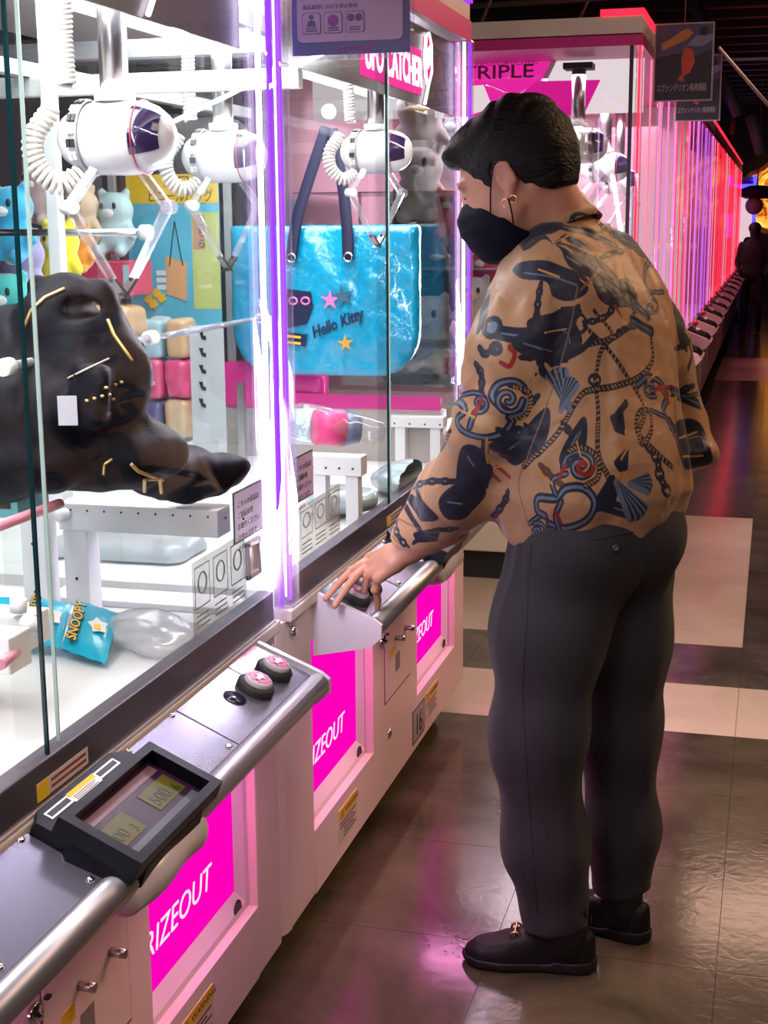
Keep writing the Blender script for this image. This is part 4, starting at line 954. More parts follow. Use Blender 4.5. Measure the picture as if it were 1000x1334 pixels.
# magenta bag behind the blue one
parcel(318, 500, 4.02, (.075, .04, .07), mat('magenta_wrap', (.75, .03, .30), .35, coat=.6), 'magenta wrapped parcel left of the bright posts', None, 71)
parcel(385, 505, 4.03, (.10, .03, .045), mat('magenta_wrap', (.75, .03, .30), .35, coat=.6), 'magenta wrapped parcel under the blue bag', None, 72)

# large blue beach bag
BLU = mat('blue_vinyl', (0.005, 0.34, 0.60), .14, coat=1.0, bump=1.0, bscale=22, var=.22, vscale=6)
Yq = 3.95
t = thing('beach_bag', 'large shiny blue beach bag with navy handles and dark script lettering', 'bag', tuple(W(425, 490, Y=Yq)))
def fb(P):
    c = W(424, 392, Y=Yq); hx = (W(545, 392, Y=Yq).x-W(302, 392, Y=Yq).x)/2; hz = (W(424, 296, Y=Yq).z-W(424, 492, Y=Yq).z)/2
    q = np.stack([np.abs(P[..., 0]-c.x), P[..., 2]-c.z], -1); r = np.where(q[..., 1] < 0, .13, .01)
    a = np.abs(q)-np.stack([hx-r, hz-r], -1); d2 = np.linalg.norm(np.maximum(a, 0), axis=-1)+np.minimum(a.max(-1), 0)-r
    th = .028+.012*np.clip(-d2/.1, 0, 1)+.0055*waves(P*np.array([1, .1, 1]), 41, 6, 26, .5)+.002*waves(P, 43, 6, 90, .5)
    return smax(d2, np.abs(P[..., 1]-Yq)-th, .02)
a, c_ = W(296, 500, Y=Yq), W(552, 285, Y=Yq)
bb = sdf('body', fb, (a.x-.03, Yq-.07, a.z-.03), (c_.x+.03, Yq+.07, c_.z+.03), .010, BLU, t)
bv = surf_bvh(bb); NAVY = mat('navy_print', (.01, .015, .06), .4)
def flat_on(px, py): p = hitpt(bv, px, py, .004); return p if p else W(px, py, Y=Yq-.045)
yfr = min(flat_on(x, y).y for x, y in ((440, 425), (470, 410), (410, 440)))-.002
def bq(px, py): return W(px, py, Y=yfr)
u = bq(478, 412)-bq(408, 440); text('lettering', 'Hello Kitty', NAVY, bq(408, 441), u, u.cross(Vector((0, 1, 0))).normalized()*-1 if False else Vector((-u.z, 0, u.x)).normalized(), .047, t, .0006, xs=.78, shear=.3, bold=.0012)
def star(px, py, r, m, n=5, rot=0):
    c = bq(px, py); pl = [(c.x+r*(1 if k % 2 == 0 else .36)*cos(rot+pi*k/n), c.z+r*(1 if k % 2 == 0 else .36)*sin(rot+pi*k/n)) for k in range(2*n)]
    MB().prism(pl, 'y', c.y-.002, c.y).build('starfish_print', m, t)
star(430, 391, .030, mat('pink_print', (.75, .20, .50), .4), rot=.3); star(447, 386, .036, mat('slate_print', (.04, .12, .18), .4), rot=.5); star(450, 447, .026, mat('orange_print2', (.8, .35, .05), .4), rot=.4)
c = bq(382, 400)
MB().prism([(bq(x, y).x, bq(x, y).z) for x, y in ((370, 376), (405, 380), (408, 400), (400, 422), (372, 428))], 'y', c.y-.001, c.y).build('navy_patch', NAVY, t)
for px in (382, 398): MB().tube([(bq(px, 392).x+.012*cos(a), c.y-.003, bq(px, 392).z+.010*sin(a)) for a in [k*pi/8 for k in range(16)]], .003, 6, closed=True).build('pink_ring_print', mat('pink_print', (.75, .20, .50), .4), t)
MB().prism([(bq(x, y).x, bq(x, y).z) for x, y in ((373, 432), (400, 436), (398, 452), (372, 446))], 'y', c.y-.002, c.y).build('navy_patch', NAVY, t)
for q in (0, 1): MB().prism([(bq(x, y+q*8).x, bq(x, y+q*8).z) for x, y in ((374, 436), (392, 438), (392, 441), (374, 439))], 'y', c.y-.004, c.y-.001).build('yellow_patch', YO, t)
HND = mat('navy_strap', (.012, .014, .05), .5)
for pts in ([(379, 338), (386, 290), (402, 235), (425, 165)], [(453, 338), (452, 300), (446, 240), (432, 168)]):
    MB().tube(arcp([W(x, y, Y=yfr-.006) for x, y in pts], 6), .017, 8, squash=.25).build('handle', HND, t)
for px, py in ((379, 336), (453, 335)):
    c = W(px, py, Y=yfr-.014); MB().tube([c+Vector((.012*cos(a), 0, .012*sin(a))) for a in [k*pi/8 for k in range(16)]], .003, 6, closed=True).build('eyelet', CHROME, t)
c = W(428, 146, Y=yfr-.01); MB().lathe(c, (0, -1, 0), [(-.01, .006), (0, .022), (.004, .018), (.004, 0)], 18).build('suction_hook', WHITE, t)
# navy and pink drink shape in a clear bag on the front ledge, plus ledges
t = thing('wrapped_prize', 'pink and navy roll in clear cellophane on the ledge', 'packet', tuple(W(440, 582, Y=3.3)))
a, c_, e = W(410, 556, Y=3.32), W(446, 558, Y=3.36), W(468, 560, Y=3.38)
MB().lathe(a, c_-a, [(-.002, 0), (0, .045), ((c_-a).length, .047), ((c_-a).length+.001, 0)], 24).build('pink_roll', mat('hot_pink_card', (.85, .06, .25), .4), t)
MB().lathe(c_, e-c_, [(0, 0), (.001, .047), ((e-c_).length, .036), ((e-c_).length+.004, 0)], 24).build('navy_end', NVY, t)
sdf('cellophane', lambda P: smin(sd_caps(P, W(395, 552, Y=3.32), W(480, 565, Y=3.38), .052, .040), sd_caps(P, W(480, 565, Y=3.38), W(495, 560, Y=3.4), .02, .012), .02)+.004*waves(P, 61, 5, 60, .5), (-1.3, 3.22, .95), (-.92, 3.48, 1.14), .008, WRAP, t)
t = thing('wrapped_prize', 'pale blue roll in clear film left of the pink one', 'packet', tuple(W(395, 582, Y=3.45)))
sdf('film_roll', lambda P: sd_caps(P, W(372, 558, Y=3.5), W(402, 556, Y=3.46), .05, .05)+.003*waves(P, 66, 5, 60, .5), (-1.45, 3.35, .93), (-1.1, 3.6, 1.12), .009, mat('pale_blue_wrap', (.35, .52, .62), .35, coat=.5), t)
for (pa, pb, ya_, lab) in (((396, 593), (489, 622), 3.10, 'white perforated ledge under the pink roll'), ((505, 542), (592, 559), 3.95, 'white perforated ledge right of the dark glass edge')):
    t = thing('shelf_bar', lab, 'shelf', tuple(W(*pb, Y=ya_)), None); a, c_ = W(*pa, Y=ya_), W(*pb, Y=ya_)
    if ya_ < 3.5: c_ = Vector((min(c_.x, -.90), c_.y, c_.z))
    MB().box(a.x, min(c_.x, -.905), ya_, ya_+.05, c_.z, a.z, .002).build('bar', DECKW, t)
    MB().box(a.x+.02, a.x+.05, ya_+.005, ya_+.04, .80, c_.z).build('post', DECKW, t); MB().box(min(c_.x, -.905)-.04, min(c_.x, -.905)-.01, ya_+.005, ya_+.04, .80, c_.z).build('post', DECKW, t)
    for k in range(4): MB().lathe((a.x+.02+(c_.x-a.x)*k/4.4, ya_, (a.z+c_.z)/2-.005), (0, -1, 0), [(0, .003), (.0008, .003), (.0008, 0)], 8).build('hole', INK, t)
t = thing('back_ledge', 'white deck step with a magenta edge below the blue bag', 'shelf', (-1.3, 4.0, .80))
MB().box(-1.9, -.92, 3.99, 4.06, .80, W(450, 532, Y=4.0).z, .002).build('ledge', mat('grey_beige', (.42, .38, .36), .5), t)
MB().box(-1.9, -.92, 3.985, 3.99, W(450, 531, Y=4.0).z, W(450, 513, Y=4.0).z).build('magenta_edge', MAGP, t)
t = thing('wrapped_prize', 'clear wrapped parcel lying low behind the narrow notice', 'packet', tuple(W(450, 650, Z=.80)))
sdf('cellophane', lambda P: sd_ell(P, W(445, 650, Z=.84), (.09, .08, .035))+.005*waves(P, 68, 5, 50, .5), (-1.2, 2.95, .80), (-.895, 3.25, .90), .010, mat('pale_aqua_wrap', (.42, .52, .55), .25, coat=.6), t)
t = thing('wrapped_prize', 'pale pink and blue wrapped parcel low beside the dark glass edge', 'packet', tuple(W(525, 620, Z=.80)))
sdf('cellophane', lambda P: sd_ell(P, W(530, 622, Z=.84), (.09, .13, .04))+.005*waves(P, 69, 5, 50, .5), (-1.12, 3.35, .80), (-.895, 3.75, .90), .010, mat('pale_aqua_wrap', (.42, .52, .55), .25, coat=.6), t)
# ------------------------------------------------------------------ second row of machines
XR = -.53; ZR = 2.23
RWHITE = mat('row_white', (.74, .66, .62), .4); RPINK = mat('row_pink_plastic', (.72, .50, .52), .35)
def rowmachine(y0, n, pitch, led, lab, first=False, xr=XR, zr=ZR, xb=-2.05, face=None):
    t = thing('tall_prize_machine', lab, 'arcade machine', (xr, y0, 0), 'second row of tall prize machines'); y1 = y0+n*pitch-.03
    MB().box(xb, xr, y0, y1, .13, .74, .008).build('cabinet', CREAM if first else RWHITE, t)
    MB().box(xb+.05, xr-.06, y0+.06, y1-.05, 0, .13).build('plinth', SATBLK, t)
    MB().box(xb, xr-.02, y0+.01, y1-.01, .74, .80).build('booth_deck', DECKW, t)
    MB().box(xb, xr, y0, y1, zr-.035, zr+.03, .004).build('roof', RWHITE, t)
    MB().box(xb, xr+.003, y0-.003, y1, zr-.08, zr-.04).build('fascia_band', MAGP, t)
    MB().box(xr-.03, xr+.005, y0+.02, y1, zr+.032, zr+.055).build('roof_led', led[0], t)
    if first:
        MB().box(xr-.16, xr+.005, y0-.004, y0+.02, zr+.032, zr+.055).build('roof_led', led[0], t)
        MB().box(xb+.01, xr-.02, y0+.004, y0+.008, .80, zr-.08).build('side_pane', SIDEG, t)
        MB().box(xr-.045, xr-.030, y0-.002, y0+.004, .78, zr-.075).build('corner_trim', mat('dark_trim', (.06, .03, .04), .4), t)
    MB().box(xb, xb+.02, y0, y1, .80, zr-.075).build('back_wall', mat('row_back', (.62, .36, .44), .5), t)
    MB().box(xb, xr-.02, y1-.012, y1-.004, .80, zr-.075).build('end_panel', face or mat('row_end', (.62, .30, .40), .5), t)
    MB().box(xr-.010, xr-.006, y0+.02, y1-.02, .80, zr-.075).build('front_pane', GLASSR, t)
    for k in range(n+1):
        y = y0+k*pitch-(.02 if k == n else 0)+(.02 if k == 0 else 0)
        ps = MB().box(xr-.02, xr+.004, y-.02, y+.02, .79, zr-.10, .004).build('divider_post', ACRYL, t)
        MB().box(xr-.012, xr-.004, y-.014, y-.008, .80, zr-.08).build('light_rod', led[k % len(led)], ps)
        MB().box(xr-.002, xr+.003, y+.006, y+.012, .80, zr-.08).build('light_rod', led[(k+1) % len(led)], ps)
        if 0 < k < n or k == 0:
            MB().box(xr-.012, xr-.006, y+pitch*.5-.01, y+pitch*.5+.01, .80, zr-.08).build('pane_strip', led[(k+1) % len(led)], ps)
    for k in range(n):
        yc = y0+(k+.5)*pitch
        b = MB(); b.prism([(xr-.01, .80), (xr+.13, .745), (xr+.155, .72), (xr+.13, .69), (xr-.01, .60)], 'y', yc-.20, yc+.20); cs_ = b.build('console', RPINK, t)
        b = MB(); b.prism([(xr+.005, .803), (xr+.12, .76), (xr+.145, .735), (xr+.135, .715), (xr+.005, .77)], 'y', yc-.13, yc+.15); pn = b.build('control_panel', BLACK, t)
        MB().ball((xr+.045, yc-.03, .835), .020, 12, 8).build('joystick_ball', mat('red_ball', (.80, .05, .07), .25, coat=.5), pn)
        MB().cyl((xr+.045, yc-.03, .78), (xr+.045, yc-.03, .82), .006, 8).build('joystick_stem', STEEL, pn)
        for q in (.03, .08): MB().cyl((xr+.06, yc+q, .778), (xr+.062, yc+q, .795), .014, 12).build('button', WHITE, pn)
        MB().box(xr, xr+.004, yc-.28, yc+.28, .20, .58, .002).build('front_door', RPINK, t)
    return t
MT = glow('magenta_header', (1.0, .02, .42), .95)
rm1 = rowmachine(5.70, 3, 1.06, [LEDR, LEDRP, LEDP], 'tall prize machine with magenta header seen over the man\'s shoulder', True, face=mat('white_print_panel', (.80, .70, .74), .5))
# header print on its far end panel
ye = 5.70+3*1.06-.045
def hp(px, py): p = W(px, py, Y=ye); return (p.x, p.z)
def hpoly(pts, m, dy=0.0): return MB().prism([hp(*p) for p in pts], 'y', ye-.004-dy, ye-dy).build('header_print', m, rm1)
WP = glow('header_white', (1.0, .82, .86), .95)
yh = 6.15
def hp2(px, py): p = W(px, py, Y=yh); return (p.x, p.z)
hb = MB().box(-2.0, XR-.03, yh, yh+.01, W(700, 150, Y=yh).z, ZR-.037).build('header_board', WP, rm1)
def hpo(pts, m, k=1): return MB().prism([hp2(*p) for p in pts], 'y', yh-.003*k, yh-.003*k+.003).build('header_print', m, hb)
hpo([(540, 40), (738, 40), (706, 104), (625, 152), (540, 152)], MT); hpo([(738, 40), (744, 40), (712, 106), (706, 104)], mat('white_print_panel', (.80, .70, .74), .5), 2)
hpo([(700, 106), (782, 104), (760, 150), (640, 150)], glow('magenta_header_dark', (.85, .01, .33), .9), 1.5)
hpo([(613, 112), (630, 111), (642, 140), (613, 150)], WP, 3)
z_ = hp2(620, 80); text('lettering', 'UFO CATCHER', mat('maroon_ink', (.22, .0, .10), .5), (z_[0], yh-.012, hp2(620, 87)[1]), (1, 0, 0), (0, 0, 1), .034, hb, .0006, xs=1.15, bold=-.0003)
z_ = hp2(602, 104); text('lettering', 'TRIPLE', mat('maroon_ink', (.22, .0, .10), .5), (z_[0], yh-.012, z_[1]), (1, 0, 0), (0, 0, 1), .078, hb, .0006, xs=1.35, bold=.001)
for k, (px, py, y, s) in enumerate(((752, 190, 6.03, 1.2), (788, 218, 7.0, 1.15), (806, 236, 7.9, 1.1))):
    claw(W(px, py, Y=y), s, ['white claw nearest in the magenta headed machine, beside the man\'s hair', 'second white claw in the magenta headed machine', 'farthest white claw in the magenta headed machine'][k], 'white claws in the magenta headed machine', (1, .2), ztop=2.12, cheap=True)
MB().box(-2.0, XR-.03, 6.20, 8.85, 2.165, 2.18).build('lit_ceiling', glow('row_ceiling', (1, .86, .90), 1.3), rm1)
rm2 = rowmachine(8.92, 3, 1.06, [LEDM, LEDP, LEDM], 'tall prize machine with mauve light rods, second in the far row')
rm3 = rowmachine(12.14, 3, 1.06, [LEDR, LEDRP, LEDR], 'tall prize machine with red light rods, third in the far row')
rm4 = rowmachine(15.36, 3, 1.06, [LEDR, LEDRP, LEDR], 'tall prize machine with red light rods, fourth in the far row')
rm5 = rowmachine(18.58, 3, 1.06, [LEDR, LEDRP, LEDR], 'tall prize machine with red light rods, last of the red ones')
rm6 = rowmachine(22.6, 1, 1.3, [LEDB], 'prize machine outlined in blue light at the far end', xr=-.34, zr=2.08, xb=-1.6, face=glow('blue_machine_inside', (1, .7, .8), .8))
MB().box(-1.6, -.34, 22.59, 22.60, 1.93, 2.0).build('front_led', LEDB, rm6); MB().box(-.375, -.335, 22.57, 22.60, .8, 2.1).build('corner_led', LEDB, rm6)
plush(967, 340, 23.0, .22, YLP, 'yellow soft toy in the blue-lit machine', None, 81)
# inside the magenta headed machine: toys piled against the pane
g3 = 'soft toys heaped in the magenta headed machine'
REDP = mat('red_plush', (.75, .02, .05), .7, sheen=.4)
plush(628, 352, 6.05, .12, REDP, 'bright red soft toy below the man\'s mask', g3, 90)
plush(668, 332, 6.3, .13, WHP, 'white soft toy with yellow beak below the man\'s chin', g3, 91, 'bird')
plush(618, 395, 5.95, .12, WHP, 'white soft toy with yellow beak beside the far purple post', g3, 92, 'bird')
plush(618, 455, 5.95, .13, DKP, 'dark soft toy low beside the far purple post', g3, 93)
plush(650, 300, 6.6, .14, WHP, 'pale soft toy at the back below the man\'s mask', g3, 94)
g4 = 'soft toys seen through the second near machine'
plush(548, 160, 6.1, .17, WHP, 'white soft toy with orange beak seen past the upper claw', g4, 95, 'bird', YO)
plush(590, 175, 6.4, .13, mat('grey_plush', (.40, .40, .44), .8), 'grey soft toy next to the orange beaked one', g4, 96)
plush(548, 235, 6.05, .16, WHP, 'white soft toy with grey collar in front of the man\'s forehead', g4, 97)
plush(585, 275, 6.0, .10, REDP, 'crimson soft toy in front of the man\'s eyes', g4, 98)
plush(540, 310, 6.2, .2, DKP, 'large dark soft toy above the blue bag', g4, 99)
plush(580, 350, 6.3, .2, DKP, 'large dark soft toy right of the blue bag', g4, 100, 'bird', BT)
plush(560, 430, 6.0, .16, WHP, 'pale soft toy right of the blue bag bottom', g4, 101)
plush(535, 470, 6.0, .14, DKP, 'dark soft toy lying below the blue bag corner', g4, 102)
plush(590, 480, 6.1, .12, WHP, 'pale soft toy low behind the violet notice', g4, 103)
t = thing('display_shelf', 'clear tiered shelf that holds the toys in the magenta headed machine', 'shelf', (-1.3, 6.2, .80))
for z in (1.0, 1.30, 1.62): MB().box(-2.0, -.62 if z < 1.4 else -1.1, 5.85, 6.8, z-.005, z).build('shelf_board', clear('shelf_clear', (.8, .8, .84), 2, .05, body=(.6, .6, .65), bodymix=.25), t)
for x in (-1.98, -.66): MB().box(x, x+.012, 6.78, 6.80, .80, 1.62).build('shelf_post', STEEL, t)

# ------------------------------------------------------------------ hanging posters
def poster(px0, py0, px1, py1, Y, lab, seed):
    a, c_ = W(px0, py1, Y=Y), W(px1, py0, Y=Y); t = thing('hanging_poster', lab, 'poster', ((a.x+c_.x)/2, Y, a.z), 'printed posters hung off the far row')
    M_ = lambda u, v: (a.x+(c_.x-a.x)*u, a.z+(c_.z-a.z)*v)
    MB().box(a.x-.006, c_.x+.006, Y, Y+.004, a.z-.006, c_.z+.006).build('white_border', mat('poster_border', (.42, .36, .40), .4), t)
    MB().box(a.x, c_.x, Y-.001, Y, a.z, c_.z).build('sheet', mat('poster_night', (.035, .03, .055), .3, var=.4, vscale=9), t)
    def pol(pts, m, k=1, nm='print'): MB().prism([M_(*p) for p in pts], 'y', Y-.001-.0006*k, Y-.0006*k).build(nm, m, t)
    pol([(0, .55), (.35, .62), (.7, .58), (1, .66), (1, 1), (0, 1)], mat('poster_sky', (.07, .07, .16), .4), 1, 'sky_print')
    pol([(.55, .72), (.8, .7), (1, .78), (1, .86), (.7, .84)], mat('poster_cloud', (.2, .2, .33), .4), 2, 'cloud_print')
    # plain abstract stand-in shapes in the same colours
    pol([(.12, .66), (.3, .72), (.55, .80), (.66, .88), (.56, .95), (.42, .90), (.28, .82), (.10, .75)], mat('poster_ochre', (.42, .20, .05), .4), 3, 'ochre_shape')
    pol([(.48, .30), (.62, .36), (.70, .50), (.66, .66), (.52, .70), (.46, .55)], mat('poster_red', (.50, .07, .03), .4), 3, 'red_shape')
    pol([(.40, .26), (.52, .24), (.50, .36), (.44, .32)], mat('poster_red', (.50, .07, .03), .4), 4, 'red_shape')
    pol([(.84+.08*cos(k*pi/8), .90+.06*sin(k*pi/8)) for k in range(16)], mat('poster_badge', (.015, .015, .03), .4), 4, 'round_badge')
    p = M_(.04, .12); text('lettering', '\u30a8\u30f4\u30a1\u30f3\u30b2\u30ea\u30aa\u30f3\u65b0\u5287\u5834\u7248', mat('poster_title', (.42, .38, .44), .4), (p[0], Y-.004, p[1]), (1, 0, 0), (0, 0, 1), .036*(c_.x-a.x)/.245, t, .0004, xs=.50, bold=.0003)
    MB().cyl(((a.x+c_.x)/2, Y, c_.z), ((a.x+c_.x)/2, Y, c_.z+.12), .002, 5).build('hanging_string', CORD, t)
    MB().box(a.x-.004, a.x+.01, Y+.004, Y+.02, a.z+.02, c_.z-.02).build('side_bracket', STEEL, t)
poster(852, 30, 929, 131, 6.0, 'dark poster with ochre and red figure shape, front one at the row corner', 1)
poster(880, 72, 939, 157, 6.85, 'dark poster partly hidden behind the front hanging poster', 2)

# ------------------------------------------------------------------ far end: silhouettes
def faraway(px, ypix_head, Y, m, lab, pose=1, hat=False):
    hd_ = W(px, ypix_head, Y=Y); x = hd_.x; H_ = hd_.z+.1; t = thing('person', lab, 'person', (x, Y, 0)); k = H_/1.72
    def f(P):
        q = (P-np.array([x, Y, 0]))/k; d = sd_ell(q, (0, 0, 1.60), (.085, .1, .12)); d = smin(d, sd_caps(q, (0, 0, 1.45), (0, 0, 1.55), .05, .05), .03)
        d = smin(d, sd_ell(q, (0, 0, 1.22), (.20, .12, .28)), .05); d = smin(d, sd_ell(q, (0, 0, .95), (.17, .12, .14)), .05)
        for s_ in (-1, 1):
            d = smin(d, sd_chain(q, [(s_*.19, 0, 1.38), (s_*.25, .02, 1.10), (s_*.20, -.12*pose, .92)], [.055, .045, .035], .02), .03)
            d = smin(d, sd_chain(q, [(s_*.09, 0, .92), (s_*.11, -.03*s_, .5), (s_*.11, .05*s_, .08)], [.09, .065, .045], .02), .03)
            d = smin(d, sd_ell(q, (s_*.11, .05*s_-.05, .04), (.045, .12, .04)), .02)
        return d*k
    sdf('body', f, (x-.36, Y-.28, 0), (x+.36, Y+.28, H_+.05), .03, m, t)
    MB().ball((x, Y+.01, 1.635*k), (.1*k, .115*k, .095*k), 12, 8).build('hair', SATBLK, t)
faraway(983, 300, 19.5, mat('dark_clothes', (.02, .018, .022), .8), 'distant person in dark clothes beyond the blue-lit machine')
faraway(974, 318, 21.9, mat('grey_clothes', (.35, .33, .36), .8), 'distant person in a pale top beside the blue-lit machine')
t = thing('hanging_ornament', 'dark hat-shaped ornament with a pale globe in front of the mural', 'ornament', tuple(W(985, 262, Y=22.1)))
c = W(986, 250, Y=22.1); MB().lathe(c, (0, 0, 1), [(-.10, 0), (-.10, .16), (-.06, .26), (0, .30), (.03, .28), (.09, .12), (.10, 0)], 20).build('hat_brim', SATBLK, t)
MB().ball(W(982, 268, Y=22.0), .13, 14, 10).build('pale_globe', mat('globe_grey', (.45, .42, .42), .4), t)
MB().box(c.x-.01, c.x+.01, 22.09, 22.11, c.z+.1, 3.45).build('hanger', CORD, t)
t = thing('counter', 'dark counter with shelves against the far wall', 'counter', (.3, 24.5, 0))
MB().box(-.1, 1.6, 24.2, 24.9, .9, .96).build('worktop', SATBLK, t); MB().box(-.05, 1.55, 24.3, 24.85, 0, .9).build('cupboard', WALLD, t)
for k in range(5): MB().ball((.05+k*.2, 24.3, 1.05), .06, 8, 6).build('small_lamp', glow('warm_bulb', (1, .4, .25), 3 if k % 2 else 1.2), t)
# ------------------------------------------------------------------ the man at the machine
A3 = lambda v: np.array((v[0], v[1], v[2]), float)
SKIN = mat('skin', (0.47, 0.215, 0.150), .5, bump=.08, bscale=120, var=.06, vscale=14)
SKIN.node_tree.nodes['Principled BSDF'].inputs['Subsurface Weight'].default_value = .12
SKIN.node_tree.nodes['Principled BSDF'].inputs['Subsurface Scale'].default_value = .02
HAIR = mat('black_hair', (0.004, 0.003, 0.004), .5, spec=.18)
nt = HAIR.node_tree; tcn = nt.nodes.new('ShaderNodeTexCoord'); mpn = nt.nodes.new('ShaderNodeMapping'); mpn.inputs['Rotation'].default_value = (0, .35, 0.2); mpn.inputs['Scale'].default_value = (22, 150, 190)
nn = nt.nodes.new('ShaderNodeTexNoise'); nn.inputs['Scale'].default_value = 1.0; nn.inputs['Detail'].default_value = 4; bpn = nt.nodes.new('ShaderNodeBump'); bpn.inputs['Strength'].default_value = .9; bpn.inputs['Distance'].default_value = .006
nt.links.new(tcn.outputs['Object'], mpn.inputs[0]); nt.links.new(mpn.outputs[0], nn.inputs['Vector']); nt.links.new(nn.outputs['Fac'], bpn.inputs['Height']); nt.links.new(bpn.outputs[0], nt.nodes['Principled BSDF'].inputs['Normal'])
MASKM = mat('mask_cloth', (0.003, 0.003, 0.011), .8, bump=.15, bscale=300, spec=.12)
PANTS = mat('charcoal_wool', (0.032, 0.029, 0.036), .85, spec=.15, bump=.35, bscale=420, sheen=.1, var=.10, vscale=90)
SHOEM = mat('shoe_suede', (0.006, 0.005, 0.006), .55, bump=.2, bscale=260, spec=.3); SOLE = mat('shoe_sole', (0.012, 0.011, 0.012), .5, spec=.3)
GOLDM = mat('gold_metal', (.85, .52, .26), .22, 1)

man = thing('person', 'man in tan chain-print shirt, black mask and charcoal trousers pressing a button', 'person', (-.35, 2.72, 0))
# body landmarks
Lv = np.array([-.65, -.76, 0.]); Fv = np.array([-.76, .65, 0.]); Zv = np.array([0, 0, 1.])
chest = np.array([-.365, 2.76, 1.28]); pelvis = np.array([-.325, 2.715, .97])
shL = A3(W(698, 366, Y=2.66)); shR = A3(W(808, 345, Y=2.90))
elL = A3(W(639, 545, Y=2.60)); wrL = A3(W(543, 706, Y=2.70))
elR = A3(W(870, 565, Y=2.97)); wrR = np.array([-.36, 3.12, 1.03])
earP = A3(W(656, 240, Y=2.69)); pit = radians(24)
hf0 = np.array([-.975, .22, 0.]); hf0 /= np.linalg.norm(hf0); hl = np.array([-hf0[1]*1, hf0[0], 0])  # left = Z x f
hl = np.cross(Zv, hf0); hf = hf0*cos(pit)-Zv*sin(pit); hu = Zv*cos(pit)+hf0*sin(pit)
hc = earP-hl*.074
HM = np.array([hf, hl, hu])
def HP(f, l, u): return hc+hf*(f*1.16 if f > 0 else f)+hl*l+hu*u
def loc(P):
    q = (P-hc)@HM.T; q[..., 0] = np.where(q[..., 0] > 0, q[..., 0]/1.16, q[..., 0]); return q
neckB = A3(W(738, 300, Y=2.80)); neckB[2] = min(neckB[2], 1.47)
def f_head(P):
    q = loc(P)
    d = sd_ell(q, (-.022, 0, .055), (.104, .078, .100))
    d = smin(d, sd_ell(q, (.030, 0, -.005), (.066, .064, .092)), .03)
    d = smin(d, sd_ell(q, (.048, 0, -.070), (.040, .042, .040)), .035)          # jaw and chin
    d = smin(d, sd_ell(q, (.040, .036, -.025), (.035, .028, .035)), .02); d = smin(d, sd_ell(q, (.040, -.036, -.025), (.035, .028, .035)), .02)
    for s_ in (-1, 1):
        d = smin(d, sd_caps(q, (.0, s_*.056, -.045), (.050, s_*.026, -.092), .018, .014), .02)
        d = smin(d, sd_ell(q, (.080, s_*.030, .040), (.010, .028, .010)), .012)   # brow ridge
        d = smax(d, -sd_ell(q, (.099, s_*.035, .019), (.012, .016, .011)), .008)  # eye socket
        d = smin(d, sd_ell(q, (.075, s_*.031, .019), (.012, .014, .0115)), .003)  # eyeball with lid
    d = smin(d, sd_caps(q, (.083, 0, .045), (.104, 0, -.018), .013, .012), .014)  # nose
    d = smin(d, sd_ell(q, (.102, .011, -.020), (.010, .008, .007)), .006); d = smin(d, sd_ell(q, (.102, -.011, -.020), (.010, .008, .007)), .006)
    d = smin(d, sd_ell(q, (.090, 0, -.048), (.010, .022, .006)), .005); d = smin(d, sd_ell(q, (.088, 0, -.057), (.010, .019, .006)), .005)
    for s_ in (-1, 1):                                                            # ears: outer rim, hollow, lobe
        e = sd_ell(q, (-.010, s_*.078, .006), (.018, .010, .029)); e = smin(e, sd_caps(q, (-.022, s_*.084, .030), (-.026, s_*.084, -.004), .006, .0055), .008)
        e = smin(e, sd_chain(q, [(-.022, s_*.084, .030), (-.008, s_*.084, .037), (.006, s_*.080, .026)], [.006, .006, .0045], .004), .004)
        e = smax(e, -sd_ell(q, (-.004, s_*.090, .008), (.008, .010, .014)), .005)
        e = smin(e, sd_ell(q, (-.004, s_*.078, -.026), (.009, .006, .011)), .006); d = smin(d, e, .006)
    nb = loc(neckB[None])[0]
    d = smin(d, sd_caps(q, (-.045, 0, -.01), nb, .056, .060), .025)
    d = smin(d, sd_caps(q, (.0, 0, -.06), nb+np.array([.035, 0, 0]), .030, .040), .03)
    d = smin(d, sd_caps(q, (-.045, .050, -.02), nb+np.array([.03, .02, -.0]), .014, .016), .02)
    return d
V1, F1 = nets(f_head, hc-np.array([.19, .17, .22]), hc+np.array([.30, .19, .20]), .0042)
